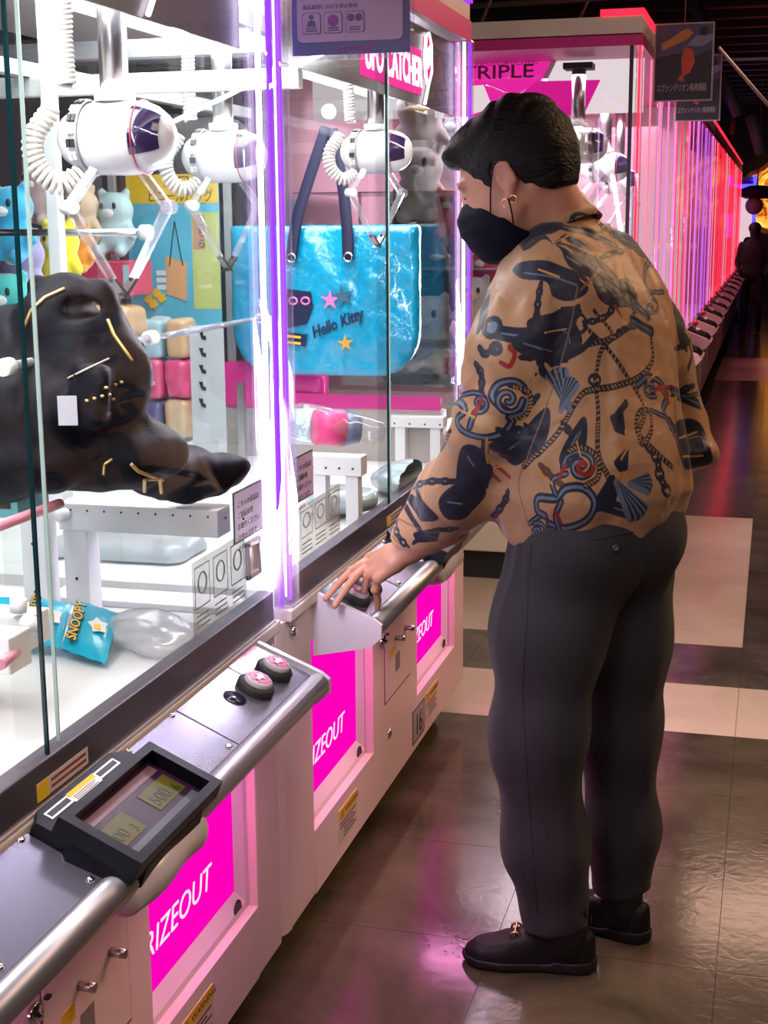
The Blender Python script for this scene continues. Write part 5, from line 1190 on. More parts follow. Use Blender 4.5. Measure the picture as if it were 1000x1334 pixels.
# left hand on the console
def conp(px, py, h):
    n_ = Vector((-(zo-zi), 0, (xo-Xf))).normalized(); d = ray(px, py); t_ = ((Vector((Xf, 0, zi))+n_*h-Vector((0, 0, CAMH))).dot(n_))/d.dot(n_); return A3(Vector((0, 0, CAMH))+d*t_)
wr = wrL+np.array([-.012, 0, -.012])
tips = [conp(424, 780, .012), conp(436, 789, .011), conp(474, 770, .034), conp(492, 794, .010)]
kn = [A3(W(481, 728, Y=2.750)), A3(W(479, 738, Y=2.722)), A3(W(483, 748, Y=2.698)), A3(W(492, 754, Y=2.678))]
def f_hand(P):
    d = sd_caps(P, wr+(wr-kn[1])*.9, wr, .030, .027)
    pal = sd_chain(P, [wr, (wr+kn[0])/2, kn[0]], [.024, .018, .0125], .01); pal = smin(pal, sd_chain(P, [wr, (wr+kn[1])/2, kn[1]], [.024, .019, .0125], .01), .012)
    pal = smin(pal, sd_chain(P, [wr, (wr+kn[2])/2, kn[2]], [.024, .019, .0125], .01), .012); pal = smin(pal, sd_chain(P, [wr, (wr+kn[3])/2, kn[3]], [.022, .019, .012], .01), .012)
    d = smin(d, pal, .015)
    for i in range(4):
        k, t_ = kn[i], tips[i]; L_ = t_-k; up_ = np.array([0, 0, 1.]); r0 = (.0082, .0086, .0084, .0080)[i]
        m1 = k+L_*.42+up_*(.010 if i < 3 else .006)+(np.array([-.004, -.006, 0]) if i == 3 else 0); m2 = k+L_*.74+up_*(.007 if i < 3 else .004)
        f_ = sd_chain(P, [k, m1, m2, t_], [r0*1.05, r0, r0*.92, r0*.80], .004)
        f_ = smin(f_, sd_ell(P, m1, (r0*1.08,)*3), .004); f_ = smax(f_, -sd_ell(P, t_+up_*.0095+L_/np.linalg.norm(L_)*-.001, (.007, .006, .0028)), .002) if i == 3 else f_
        d = smin(d, f_, .002)
    th = [wr+(kn[0]-wr)*.25+np.array([0, .012, -.006]), wr+(kn[0]-wr)*.6+np.array([.004, .032, -.018]), kn[0]+np.array([.006, .034, -.030]), kn[0]+np.array([-.022, .036, -.042])]
    d = smin(d, sd_chain(P, th, [.016, .013, .0105, .009], .006), .006)
    for k in kn: d = smin(d, sd_ell(P, k+np.array([.004, 0, .006]), (.0085, .0085, .007)), .006)
    return d
pts = np.array(tips+kn+[wr+(wr-kn[1])*.9])
V2, F2 = nets(f_hand, pts.min(0)-.035, pts.max(0)+.045, .0028)
# the rest of the body, slim and hidden by the clothes, right hand with fingers near the waist
hipL = A3(W(735, 735, Y=2.68)); hipR = A3(W(815, 735, Y=2.80)); knL = A3(W(702, 955, Y=2.62)); knR = A3(W(806, 950, Y=2.79))
hL0, hL1 = A3(W(776, 1262, Z=0)), A3(W(603, 1248, Z=0)); hR0, hR1 = A3(W(846, 1226, Z=0)), np.array([-.47, 2.865, 0])
anL = hL0*.78+hL1*.22+Zv*.09; anR = hR0*.78+hR1*.22+Zv*.09
def f_core(P):
    d = sd_ell(P, chest-Fv*0, (.10, .10, .13)); d = smin(d, sd_ell(P, pelvis, (.12, .11, .12)), .06); d = smin(d, sd_caps(P, chest, neckB, .05, .04), .03)
    for s_, e_, w_ in ((shL, elL, wrL), (shR, elR, wrR)): d = smin(d, sd_chain(P, [s_, e_, w_], [.036, .032, .025], .02), .02)
    for h_, k_, a_ in ((hipL, knL, anL), (hipR, knR, anR)): d = smin(d, sd_chain(P, [h_, k_, a_], [.075, .05, .022], .03), .03)
    d = smin(d, sd_caps(P, anL, hL0*.4+hL1*.6+Zv*.035, .022, .016), .01); d = smin(d, sd_caps(P, anR, hR0*.4+hR1*.6+Zv*.035, .022, .016), .01)
    pm_ = wrR+np.array([-.05, .02, -.01]); d = smin(d, sd_caps(P, wrR, pm_, .024, .028), .015)
    for k in range(4): d = smin(d, sd_chain(P, [pm_+np.array([-.01, -.03+.02*k, 0]), pm_+np.array([-.05, -.03+.02*k, -.005]), pm_+np.array([-.065+.004*abs(k-1), -.03+.02*k, -.03])], [.010, .009, .008], .004), .004)
    return d
V3_, F3 = nets(f_core, np.array([-.80, 2.40, .0]), np.array([.0, 3.26, 1.50]), .0125)
VV = np.concatenate([V1, V2, V3_]); FF = np.concatenate([F1, F2+len(V1), F3+len(V1)+len(V2)])
me = bpy.data.meshes.new('body'); me.from_pydata(VV.tolist(), [], FF.tolist()); me.polygons.foreach_set('use_smooth', [True]*len(FF)); body = link('body', me, SKIN, man)

# hair: swept back top, short sides, clean hairline
def f_hair(P):
    q = loc(P)
    d = sd_ell(q, (-.028, 0, .068), (.106, .086, .096)); d = smin(d, sd_ell(q, (.046, -.004, .108), (.050, .062, .036)), .03)
    d = smin(d, sd_ell(q, (-.045, 0, .030), (.088, .079, .080)), .03); d = smin(d, sd_ell(q, (.078, .010, .100), (.022, .045, .026)), .02)
    side = sd_ell(q, (-.018, 0, .050), (.108, .0825, .100)); d = smin(d, side, .01)
    nape = sd_ell(q, (-.064, 0, -.015), (.050, .062, .060)); d = smin(d, nape, .02)
    lim = np.interp(q[..., 0], [-.2, -.11, -.075, -.035, -.024, .004, .014, .026, .040, .052, .072, .095, .13], [-.02, -.045, -.045, -.020, .030, .044, .030, -.014, -.010, .045, .072, .082, .085])
    lim = np.where(np.abs(q[..., 1]) < .045, np.maximum(lim, np.where(q[..., 0] > .03, .075, -.2)), lim)
    d = smax(d, lim-q[..., 2], .006)
    st = np.sin(q[..., 2]*150+q[..., 0]*45+6*np.sin(q[..., 0]*22+q[..., 1]*14))*np.clip((q[..., 2]-.05)/.06, 0, 1)
    return d+.0022*st+.0016*waves(q*np.array([.35, 1.6, 1.6]), 77, 5, 60, .3)
sdf('hair', f_hair, hc-np.array([.24, .16, .13]), hc+np.array([.24, .16, .24]), .0042, HAIR, man)
# eyebrow and lashes, iris
BROW = mat('brow_hair', (.012, .008, .008), .6)
for s_ in (-1, 1):
    MB().tube([HP(.089-abs(k-2)*.0035, s_*(.016+k*.009), .046+(.002 if k in (1, 2, 3) else -.002)) for k in range(5)], [.0022, .003, .003, .0024, .001], 6).build('eyebrow', BROW, man)
    MB().tube([HP(.0865-abs(k-1.5)*.002, s_*(.020+k*.007), .017-(.001 if k in (0, 3) else 0)) for k in range(4)], .0026, 5).build('eyelashes', BROW, man)
# face mask: pleated cloth shell over nose and chin
def f_mask(P):
    q = loc(P)
    d = sd_ell(q, (.040, 0, -.050), (.080, .074, .066)); d = smin(d, sd_ell(q, (.088, 0, -.022), (.030, .034, .030)), .03)
    d = smin(d, sd_ell(q, (.055, 0, -.092), (.046, .056, .034)), .03)
    d = d-.0025
    u_top = np.interp(q[..., 0], [-.02, .03, .055, .10, .13], [-.060, -.052, -.018, .016, .018])
    d = smax(d, q[..., 2]-u_top, .003); d = smax(d, .014-q[..., 0]+np.clip(q[..., 2]+.075, -.05, .03)*.5, .003); d = smax(d, -.122-q[..., 2], .003)
    return d+.0007*np.tanh(2*np.sin(q[..., 2]*210-q[..., 0]*40))
sdf('face_mask', f_mask, hc-np.array([.17, .12, .17]), hc+np.array([.17, .12, .09]), .0036, MASKM, man)
for pts in ([HP(.040, .072, -.036), HP(.022, .082, .0), HP(.002, .089, .034), HP(-.012, .090, .040)], [HP(-.004, .089, -.030), HP(.004, .080, -.060), HP(.016, .066, -.088)]):
    MB().tube(arcp(pts, 6), .0016, 6).build('mask_loop', MASKM, man)
for q in (.004, -.012): MB().tube([HP(q+.0065*cos(a), .086+.002*sin(a), -.036+.0075*sin(a)) for a in [k*pi/8 for k in range(16)]], .0012, 6, closed=True).build('earring', GOLDM, man)

# ---------------- shirt
def f_torso(P):
    z = P[..., 2]
    zs = [.86, .93, .99, 1.06, 1.18, 1.30, 1.37, 1.43, 1.47]
    cx = np.interp(z, zs, [-.322, -.325, -.33, -.335, -.350, -.365, -.378, -.395, -.41]); cyy = np.interp(z, zs, [2.715, 2.715, 2.72, 2.725, 2.745, 2.765, 2.78, 2.79, 2.795])
    a = np.interp(z, zs, [.165, .180, .203, .205, .195, .182, .160, .125, .09]); b_ = np.interp(z, zs, [.140, .155, .180, .180, .160, .145, .130, .108, .09])
    dx = P[..., 0]-cx; dy = P[..., 1]-cyy; u = dx*Lv[0]+dy*Lv[1]; v = dx*Fv[0]+dy*Fv[1]
    k = ((np.abs(u)/a)**2.3+(np.abs(v)/b_)**2.3)**(1/2.3); d = (k-1)*np.minimum(a, b_)*.92
    d = smax(d, z-1.50, .04)
    # hem: slanted, gathered lower at the back-left
    hem = .905+.03*(-u)/.2
    d = smax(d, hem-z, .022)
    return d
def f_slL(P):
    m = shL*.45+elL*.55; d = sd_chain(P, [shL+np.array([.03, .03, -.01]), m+np.array([0, 0, 0]), elL+np.array([.008, 0, -.01]), elL*.45+wrL*.55+np.array([.006, 0, -.012]), wrL], [.086, .074, .064, .060, .050], .05)
    ax = (wrL-elL)/np.linalg.norm(wrL-elL); return smax(d, (P-wrL-ax*.012)@ax, .006)
def f_slR(P):
    m = shR*.5+elR*.5; d = sd_chain(P, [shR+np.array([-.03, -.02, -.01]), m, elR], [.084, .084, .074], .05)
    d = smin(d, sd_chain(P, [elR, elR*.4+wrR*.6, wrR], [.078, .062, .048], .05), .03)
    d = smin(d, sd_ell(P, A3(W(905, 590, Y=2.93)), (.050, .055, .035)), .03)
    return d
def f_shirt(P):
    a, b_, c = f_torso(P), f_slL(P), f_slR(P); d = smin(smin(a, b_, .045), c, .045)
    # sitting folds: gathers over the hem, creases at the arm pits and elbow
    z = P[..., 2]; u = (P-chest)@Lv; v = (P-chest)@Fv; ang = np.arctan2(u, -v)
    low = np.clip((1.10-z)/.18, 0, 1); d = d+.0045*low*np.sin(ang*8+2*np.sin(z*18))*np.clip((z-.9)/.04, 0, 1)
    d = d-.006*np.exp(-((u-.03-(1.30-z)*.25)/.012)**2)*np.clip((1.36-z)/.1, 0, 1)*np.clip((z-.98)/.1, 0, 1)*(v < 0)
    d = d-.006*np.exp(-((u+.08+(1.30-z)*.12)/.014)**2)*np.clip((1.34-z)/.1, 0, 1)*np.clip((z-.98)/.1, 0, 1)*(v < 0)
    d = d+.0075*waves(P*np.array([1, 1, .38]), 21, 6, 24, .35)*np.clip((1.46-z)/.1, .2, 1)+.0025*waves(P*np.array([1, 1, .6]), 23, 5, 65, .4)
    aw = (wrL-elL)/np.linalg.norm(wrL-elL); d = smin(d, sd_caps(P, wrL-aw*.035, wrL+aw*.008, .0565, .0525), .004)
    d = np.where((P-wrL)@aw > .012, np.maximum(d, (P-wrL)@aw-.012), d)
    ax = (wrL-shL)/np.linalg.norm(wrL-shL); t_ = (P-elL)@ax
    d = d+.0035*np.sin(t_*95+3*np.sin(u*20))*np.exp(-(t_/.10)**2)*(b_ < .02)
    # neck hole and collar
    ax2 = np.array([-.32, .10, .94]); ax2 /= np.linalg.norm(ax2); q = P-(neckB+np.array([-.004, 0, -.02])); h = q@ax2; r = np.linalg.norm(q-h[..., None]*ax2, axis=-1)
    back = np.clip(((P-neckB)@-Fv)/.06, -1, 1)
    d = smax(d, .060-r-np.where(h < -.03, .1, 0), .008)
    return d
    col = np.maximum(np.abs(r-.071-.25*np.clip(h-.02, 0, 1)-.012*(h < 0))-.0055, np.maximum(-.03-h, h-(.034+.018*back)))
    leaf = np.maximum(np.abs(r-(.078+.55*np.clip(.040+.018*back-h, 0, .06)))-.004, np.maximum(-.012-h, h-(.036+.018*back)))
    d = smin(d, col, .006); d = smin(d, leaf, .006)
    return d
V, F = nets(f_shirt, np.array([-.80, 2.46, .86]), np.array([-.02, 3.20, 1.56]), .0065)
keep = None
me = bpy.data.meshes.new('shirt'); me.from_pydata(V.tolist(), [], F.tolist()); me.polygons.foreach_set('use_smooth', [True]*len(F))
fc = V[F].mean(1); sa, sb_, sc_ = f_torso(fc), f_slL(fc), f_slR(fc)
chart = np.where((sb_ < sa-.004) & (sb_ < sc_), 1, np.where(sc_ < sa-.004, 2, 0))
def armuv(P, pts, side):
    pts = [np.array(p) for p in pts]; best = None; bu = bs = None; acc = 0
    ref = np.array([0, -1, .0]) if side == 1 else np.array([.7, -.7, 0])
    for a, b_ in zip(pts[:-1], pts[1:]):
        L_ = np.linalg.norm(b_-a); ax = (b_-a)/L_; t_ = np.clip((P-a)@ax, -.05, L_+.1); q = P-a-t_[:, None]*ax; dd = np.linalg.norm(q, axis=1)
        r_ = ref-ax*(ref@ax); r_ /= np.linalg.norm(r_); s_ = np.cross(ax, r_); an = np.arctan2(q@s_, q@r_)/(2*pi)+.5
        if best is None: best, bu, bs = dd, an, acc+t_
        else: m = dd < best; best = np.where(m, dd, best); bu = np.where(m, an, bu); bs = np.where(m, acc+t_, bs)
        acc += L_
    return bs/.80, bu
def charts_uv(P, ch):
    P = np.atleast_2d(P); out = np.zeros((len(P), 2)); ctr = np.array([-.345, 2.745])
    dx = P[:, :2]-ctr; u = dx@Lv[:2]; v = dx@Fv[:2]; a = np.arctan2(u, -v)/(2*pi)+.5
    w_ = np.clip((P[:, 2]-1.22)/.14, 0, 1); w_ = w_*w_*(3-2*w_); al = .5+u/(2*pi*.175); a = a*(1-w_)+al*w_; out[:] = np.stack([a, (P[:, 2]-.86+.85*w_*np.clip(v+.13, 0, .30))/.92*.5], 1)
    for k, pts, off in ((1, [shL+(shL-wrL)*.30, wrL+(wrL-shL)*.05], 0.0), (2, [shR+(shR-elR)*.6, elR+(elR-shR)*.5], .5)):
        m = ch == k
        if m.any():
            s_, t_ = armuv(P[m], pts, k); out[m] = np.stack([off+.01+s_*.47, .5+t_*.5], 1)
    return out
uvl = me.uv_layers.new(name='UVMap'); fv = F.ravel(); chv = np.repeat(chart, 4); UV = charts_uv(V[fv], chv).reshape(-1, 4, 2)
for k in (0, 1, 2):
    ax_ = 0 if k == 0 else 1; per = 1.0 if k == 0 else .5; m = chart == k; c = UV[m][:, :, ax_]; sp = c.max(1)-c.min(1) > per*.5
    c[sp] = np.where(c[sp] < (per*.5 if k == 0 else .5+per*.5), c[sp]+per, c[sp]); t_ = UV[m]; t_[:, :, ax_] = c; UV[m] = t_
uvl.data.foreach_set('uv', UV.ravel().astype(np.float32))
shirt = link('shirt', me, None, man)
# printed pattern painted from strokes laid over the cloth
NT = 2048; img = np.zeros((NT, NT, 3), np.float32); img[:] = (.35, .19, .105)
bvs = BVHTree.FromPolygons([tuple(v) for v in V], F.tolist())
def cuv(cx, cy):
    """crop drawing coordinates -> print coordinates"""
    d = ray(480+.46*cx, 240+.46*cy).normalized(); r = bvs.ray_cast(Vector((0, 0, CAMH)), d)
    if r[0] is None: return None
    k = int(chart[r[2]]); q = charts_uv(np.array(r[0])[None], np.array([k]))[0]; return (q[0]*NT, q[1]*NT, k)
def dab(x0, y0, x1, y1, wd, c, a=1.0):
    m = wd+2; xa, xb = int(max(0, min(x0, x1)-m)), int(min(NT-1, max(x0, x1)+m)); ya, yb = int(max(0, min(y0, y1)-m)), int(min(NT-1, max(y0, y1)+m))
    if xb <= xa or yb <= ya: return
    Y_, X_ = np.mgrid[ya:yb+1, xa:xb+1]; vx, vy = x1-x0, y1-y0; L2 = vx*vx+vy*vy+1e-9; t_ = np.clip(((X_-x0)*vx+(Y_-y0)*vy)/L2, 0, 1)
    dd = np.hypot(X_-x0-t_*vx, Y_-y0-t_*vy); al = (np.clip(wd+.5-dd, 0, 1)*a)[..., None]; s_ = img[ya:yb+1, xa:xb+1]; s_ += (np.array(c, np.float32)-s_)*al
def smooth2(pts, n=6):
    P = [np.array(p[:2], float) for p in pts]
    if len(P) < 3: return [P[0]+(P[-1]-P[0])*k/(n*2) for k in range(n*2+1)]
    P = [2*P[0]-P[1]]+P+[2*P[-1]-P[-2]]; out = []
    for i in range(1, len(P)-2):
        for k in range(n):
            t_ = k/n; a, b_, c, d = P[i-1:i+3]; out.append(.5*((2*b_)+(-a+c)*t_+(2*a-5*b_+4*c-d)*t_*t_+(-a+3*b_-3*c+d)*t_**3))
    return out+[P[-2]]
def tex(pts): return [cuv(*p) for p in pts]
def draw(q, wd, c, a=1.0):
    for s_, e_ in zip(q[:-1], q[1:]):
        if s_ is None or e_ is None or s_[2] != e_[2] or abs(s_[0]-e_[0])+abs(s_[1]-e_[1]) > 160: continue
        dab(s_[0], s_[1], e_[0], e_[1], wd, c, a)
INKN = (.012, .013, .030); SLATE = (.10, .13, .20); REDN = (.22, .015, .012); GLD = (.42, .20, .045); BRN = (.10, .04, .02)
def stroke(pts, wd, c, inner=None): q = tex(smooth2(pts)); draw(q, wd, c); inner and draw(q, wd*.35, inner, .8)
def scroll(pts, wd): stroke(pts, wd, INKN, SLATE)
def ring(cx, cy, rx, ry, rot, wd, c):
    q = tex([(cx+rx*cos(a)*cos(rot)-ry*sin(a)*sin(rot), cy+rx*cos(a)*sin(rot)+ry*sin(a)*cos(rot)) for a in [k*pi/6 for k in range(13)]]); draw(q, wd, c)
def along(pts, step):
    q = smooth2(pts, 14); out = []; acc = 0; last = q[0]
    for p in q[1:]:
        acc += np.hypot(*(p-last))
        if acc >= step: out.append((p, math.atan2(p[1]-last[1], p[0]-last[0]))); acc = 0
        last = p
    return out
def chain(pts, r=11, wd=4.2, c=INKN):
    for k, (p, an) in enumerate(along(pts, r*1.35)): ring(p[0], p[1], r, r*(.62 if k % 2 else .35), an, wd, c)
def rope(pts, wd=7):
    stroke(pts, wd, INKN)
    for p, an in along(pts, 9): q = tex([(p[0]+4*cos(an+1.1), p[1]+4*sin(an+1.1)), (p[0]-4*cos(an+1.1), p[1]-4*sin(an+1.1))]); draw(q, 1.6, GLD, .8)
def poly(pts, c, lines=None, edge=None):
    """fill an outline by hatching"""
    P = np.array(pts, float)
    if len(P) > 4:
        n_ = len(P); Q = []
        for i in range(n_):
            a, b_, c_, d_ = P[i-1], P[i], P[(i+1) % n_], P[(i+2) % n_]
            for k in range(5): t_ = k/5; Q.append(.5*((2*b_)+(-a+c_)*t_+(2*a-5*b_+4*c_-d_)*t_*t_+(-a+3*b_-3*c_+d_)*t_**3))
        P = np.array(Q)
    y0_, y1_ = P[:, 1].min(), P[:, 1].max(); y = y0_
    while y <= y1_:
        xs = []
        for i in range(len(P)):
            a, b_ = P[i], P[(i+1) % len(P)]
            if (a[1] <= y) != (b_[1] <= y): xs.append(a[0]+(y-a[1])/(b_[1]-a[1])*(b_[0]-a[0]))
        xs.sort()
        for xa, xb in zip(xs[::2], xs[1::2]):
            n = max(2, int((xb-xa)/4)+1); draw(tex([(xa+(xb-xa)*k/(n-1), y) for k in range(n)]), 5.5, c)
        y += 1.7
    if lines:
        for ln in lines: draw(tex(smooth2(ln)), 2, SLATE, .8)
def tassel(x, y, an, L_, w_):
    for k in range(9):
        f_ = (k/8-.5); draw(tex([(x, y), (x+cos(an+f_*w_)*L_*.5, y+sin(an+f_*w_)*L_*.5), (x+cos(an+f_*w_)*L_*(1-.15*abs(f_)), y+sin(an+f_*w_)*L_*(1-.15*abs(f_)))]), 7, INKN if k % 2 else SLATE)
def spiral(x, y, r, turns, a0, wd, sgn=1, c=INKN, inner=SLATE):
    stroke([(x+r*(1-k/(turns*10+2))*cos(a0+sgn*k*2*pi/10), y+r*(1-k/(turns*10+2))*sin(a0+sgn*k*2*pi/10)) for k in range(int(turns*10)+1)], wd, c, inner)
for p in ([(490, 270), (480, 330), (475, 400)], [(650, 215), (690, 195), (722, 190)], [(600, 392), (650, 385), (685, 362), (690, 320)], [(425, 490), (480, 490), (530, 505)], [(480, 470), (500, 540), (560, 560)],
          [(115, 862), (170, 842), (255, 842)], [(115, 862), (85, 910), (78, 980), (112, 1032)], [(545, 670), (575, 710)], [(640, 100), (700, 150)], [(310, 455), (330, 480), (355, 460)], [(300, 500), (320, 540), (318, 600)],
          [(860, 470), (900, 450), (925, 430)], [(870, 590), (920, 570)], [(330, 720), (330, 780), (345, 830)], [(850, 660), (865, 705)], [(440, 640), (480, 600)], [(350, 950), (385, 900), (395, 870)]): chain(p)
chain([(780, 735), (815, 775), (825, 825), (850, 880)], 17, 4.5); chain([(480, 790), (520, 830), (545, 850)], 12, 4, BRN)
for p in ([(640, 545), (650, 640), (650, 760), (680, 832)], [(640, 582), (700, 572), (770, 545), (803, 500), (800, 440)], [(612, 402), (680, 470), (742, 560), (782, 640), (765, 700), (775, 735), (800, 700), (795, 645), (765, 650), (760, 700), (800, 745), (862, 805)],
          [(755, 330), (740, 400), (665, 460), (643, 545)], [(480, 765), (540, 700), (600, 600), (645, 580)], [(640, 360), (690, 430), (620, 455)], [(440, 800), (480, 760)], [(230, 700), (200, 760), (140, 800)]): rope(p)
for p in ([(368, 420), (425, 428), (475, 424)], [(545, 120), (620, 138), (700, 175)], [(575, 150), (640, 215), (710, 290), (790, 375)], [(860, 588), (935, 622)], [(365, 745), (440, 695)], [(745, 385), (800, 418)], [(655, 905), (745, 932)], [(650, 910), (690, 845)], [(560, 205), (620, 240)]):
    stroke(p, 15, INKN); stroke(p, 2, SLATE)
L_ = [[(440, 250), (520, 262), (590, 285)]]
poly([(412, 238), (440, 222), (500, 222), (560, 245), (610, 262), (612, 300), (565, 322), (525, 310), (505, 268), (440, 262)], INKN, L_)
poly([(640, 258), (690, 285), (730, 270), (760, 330), (700, 345), (655, 320)], INKN, [[(660, 270), (700, 320)]]); poly([(470, 395), (530, 372), (580, 395), (600, 450), (550, 482), (485, 462)], INKN, [[(500, 400), (560, 420), (570, 450)]])
poly([(262, 790), (285, 752), (315, 760), (318, 800), (280, 850), (262, 860)], INKN); poly([(215, 880), (260, 850), (310, 850), (325, 880), (280, 930), (230, 945), (205, 910)], INKN, [[(240, 880), (280, 900)]])
poly([(868, 690), (905, 668), (945, 690), (968, 770), (960, 790), (900, 800), (878, 750)], INKN, [[(900, 720), (940, 715), (955, 750)]]); poly([(690, 140), (760, 130), (830, 200), (840, 225), (770, 200)], INKN, [[(710, 150), (800, 195)]])
poly([(688, 662), (718, 650), (724, 705), (700, 695)], INKN); poly([(700, 790), (732, 755), (730, 805), (712, 808)], INKN); poly([(655, 905), (690, 840), (700, 880), (690, 915)], INKN)
poly([(370, 740), (440, 700), (505, 640), (500, 720), (455, 765), (410, 790)], INKN, [[(400, 750), (480, 690)]]); poly([(440, 130), (470, 95), (530, 85), (545, 120), (490, 150), (445, 185)], INKN, [[(460, 120), (520, 105)]])
poly([(575, 60), (640, 70), (660, 90), (600, 95)], INKN); poly([(100, 870), (150, 900), (185, 950), (150, 950)], INKN); poly([(130, 990), (200, 975), (190, 1010), (140, 1010)], INKN); poly([(860, 330), (880, 320), (900, 470), (880, 440)], INKN)
poly([(310, 420), (325, 330), (345, 300), (330, 380)], INKN); poly([(545, 780), (560, 740), (590, 690), (612, 668), (612, 730), (595, 770), (560, 800)], INKN, [[(570, 780), (600, 700)], [(560, 770), (590, 710)]])
tassel(570, 640, -1.9, 120, .5); tassel(545, 640, -1.2, 90, .45); tassel(700, 845, .95, 120, .55); tassel(740, 850, .0, 60, .9)
ring(350, 405, 22, 24, 0, 8, INKN); ring(350, 405, 8, 8, 0, 7, SLATE); ring(360, 465, 14, 14, 0, 6, INKN); ring(600, 395, 16, 26, 0, 5, INKN); ring(640, 555, 16, 14, 0, 4, INKN); ring(860, 600, 12, 10, 0, 4, GLD)
scroll([(235, 665), (228, 630), (255, 615), (272, 640), (250, 668), (270, 700), (330, 718), (385, 702), (408, 660), (375, 630), (350, 600), (370, 565), (420, 560), (452, 600), (440, 645), (400, 660)], 9)
spiral(395, 610, 42, 1.3, 0, 7); scroll([(255, 600), (300, 590), (330, 610), (300, 650), (285, 690)], 7); spiral(315, 620, 26, 1.1, 2, 6, -1); rope([(400, 570), (455, 590), (450, 650), (400, 670)], 5)
scroll([(455, 962), (490, 940), (512, 965), (495, 1000), (465, 1000)], 7); spiral(480, 985, 26, 1.4, -2, 7); scroll([(510, 962), (560, 975), (620, 950), (640, 900), (610, 862), (560, 862), (530, 890), (480, 890), (478, 925), (500, 940)], 10)
spiral(600, 800, 50, 1.5, 3.1, 8); spiral(610, 800, 28, 1.0, 0, 5, 1, REDN, None); rope([(560, 760), (600, 745), (648, 775), (650, 830), (615, 855)], 7); scroll([(530, 880), (520, 840), (560, 820)], 7); scroll([(540, 980), (530, 940), (545, 900)], 8)
scroll([(800, 205), (845, 225), (865, 262), (850, 300), (800, 305), (782, 275), (785, 235), (800, 205)], 8); spiral(800, 350, 22, 1.4, -1.4, 6); scroll([(790, 300), (815, 330)], 6); scroll([(730, 340), (790, 380)], 6)
scroll([(760, 570), (790, 548), (825, 560), (845, 600), (835, 640), (858, 690), (875, 730)], 9); spiral(800, 580, 24, 1.2, 1, 6); stroke([(810, 580), (850, 575)], 5, REDN); scroll([(800, 640), (840, 660)], 6); scroll([(860, 590), (900, 600), (940, 590)], 6)
for p in ([(375, 505), (400, 515), (415, 480), (400, 460), (440, 450)], [(698, 345), (718, 378)], [(795, 230), (840, 255), (845, 285)], [(365, 800), (400, 830)], [(300, 650), (320, 610)], [(540, 830), (555, 800)], [(820, 570), (850, 620)], [(330, 800), (370, 840)], [(530, 930), (545, 960)]): stroke(p, 5, REDN)
for p in ([(335, 720), (335, 770), (345, 800), (370, 800)], [(475, 810), (520, 850)], [(640, 945), (668, 975), (700, 965)], [(890, 772), (945, 768)], [(726, 700), (735, 740), (715, 780)], [(450, 215), (510, 195)], [(790, 560), (830, 520)], [(700, 830), (760, 825)], [(545, 145), (560, 170)]): stroke(p, 2.6, GLD)
# more small prints on the sleeve and lower back
poly([(268, 752), (300, 745), (322, 770), (318, 820), (292, 862), (262, 880), (255, 820)], INKN, [[(280, 770), (300, 800)]]); poly([(255, 860), (300, 850), (330, 800), (345, 810), (320, 880), (280, 900)], INKN)
poly([(205, 905), (230, 870), (275, 880), (290, 920), (262, 945), (222, 938)], INKN, [[(225, 900), (265, 905)]]); pass
poly([(590, 190), (650, 215), (700, 260), (680, 280), (620, 250)], INKN, [[(620, 215), (670, 250)]]); poly([(455, 390), (520, 372), (560, 350), (600, 360), (560, 400), (480, 420)], INKN)
poly([(415, 440), (470, 430), (540, 470), (560, 500), (500, 490), (430, 470)], INKN, [[(440, 450), (520, 475)]])
for p in ([(130, 850), (150, 900), (190, 945)], [(95, 890), (120, 940), (150, 985)], [(640, 430), (600, 470), (520, 510)], [(900, 430), (915, 480), (905, 520)], [(850, 250), (880, 320)], [(730, 620), (700, 660)]): stroke(p, 8, INKN)
for p in ([(120, 1020), (180, 985), (250, 975)], [(360, 690), (420, 720), (480, 700)], [(700, 420), (760, 400)], [(600, 340), (560, 380)]): chain(p, 9)
for p in ([(480, 240), (540, 262)], [(500, 420), (560, 410)], [(600, 270), (640, 300)], [(880, 720), (930, 700)], [(260, 640), (300, 660)], [(590, 730), (600, 770)]): stroke(p, 2.2, GLD)
# seams
SEAMC = (.17, .085, .045)
for p in ([(592, 290), (572, 400), (540, 520), (500, 640), (455, 760), (425, 860), (470, 1005)], [(600, 300), (680, 215), (760, 165)], [(870, 360), (872, 470), (868, 600), (872, 720), (880, 800)], [(395, 240), (350, 330), (320, 430)]): stroke(p, 1.7, SEAMC)
stroke([(35, 975), (70, 1000), (105, 1035)], 1.8, SEAMC); stroke([(60, 930), (110, 960), (170, 985), (215, 985)], 1.8, SEAMC)
# quieter motifs where the photograph shows no cloth
seen = np.zeros((32, 32), bool)
for cx in range(20, 1000, 22):
    for cy in range(20, 1040, 22):
        q = cuv(cx, cy)
        if q: seen[min(31, int(q[1]/64)), min(31, int(q[0]/64))] = True
rp = np.random.default_rng(11)
for gy in range(1, 31, 2):
    for gx in range(1, 31, 2):
        if seen[gy-1:gy+2, gx-1:gx+2].any(): continue
        x, y = gx*64+rp.uniform(-30, 30), gy*64+rp.uniform(-30, 30); a0 = rp.uniform(0, 6.3); last = None
        for k in range(22):
            r_ = 62*(1-k/26); p_ = (x+r_*cos(a0+k*.42), y+r_*sin(a0+k*.42))
            if last: dab(*last, *p_, 8, INKN); dab(*last, *p_, 2.5, SLATE, .8)
            last = p_
        dab(x, y, x+90*cos(a0), y+90*sin(a0), 10, INKN)
im = bpy.data.images.new('shirt_print', NT, NT); px_ = np.ones((NT, NT, 4), np.float32)
srgb = np.where(img <= .0031308, img*12.92, 1.055*np.power(np.maximum(img, 1e-6), 1/2.4)-.055); px_[..., :3] = srgb
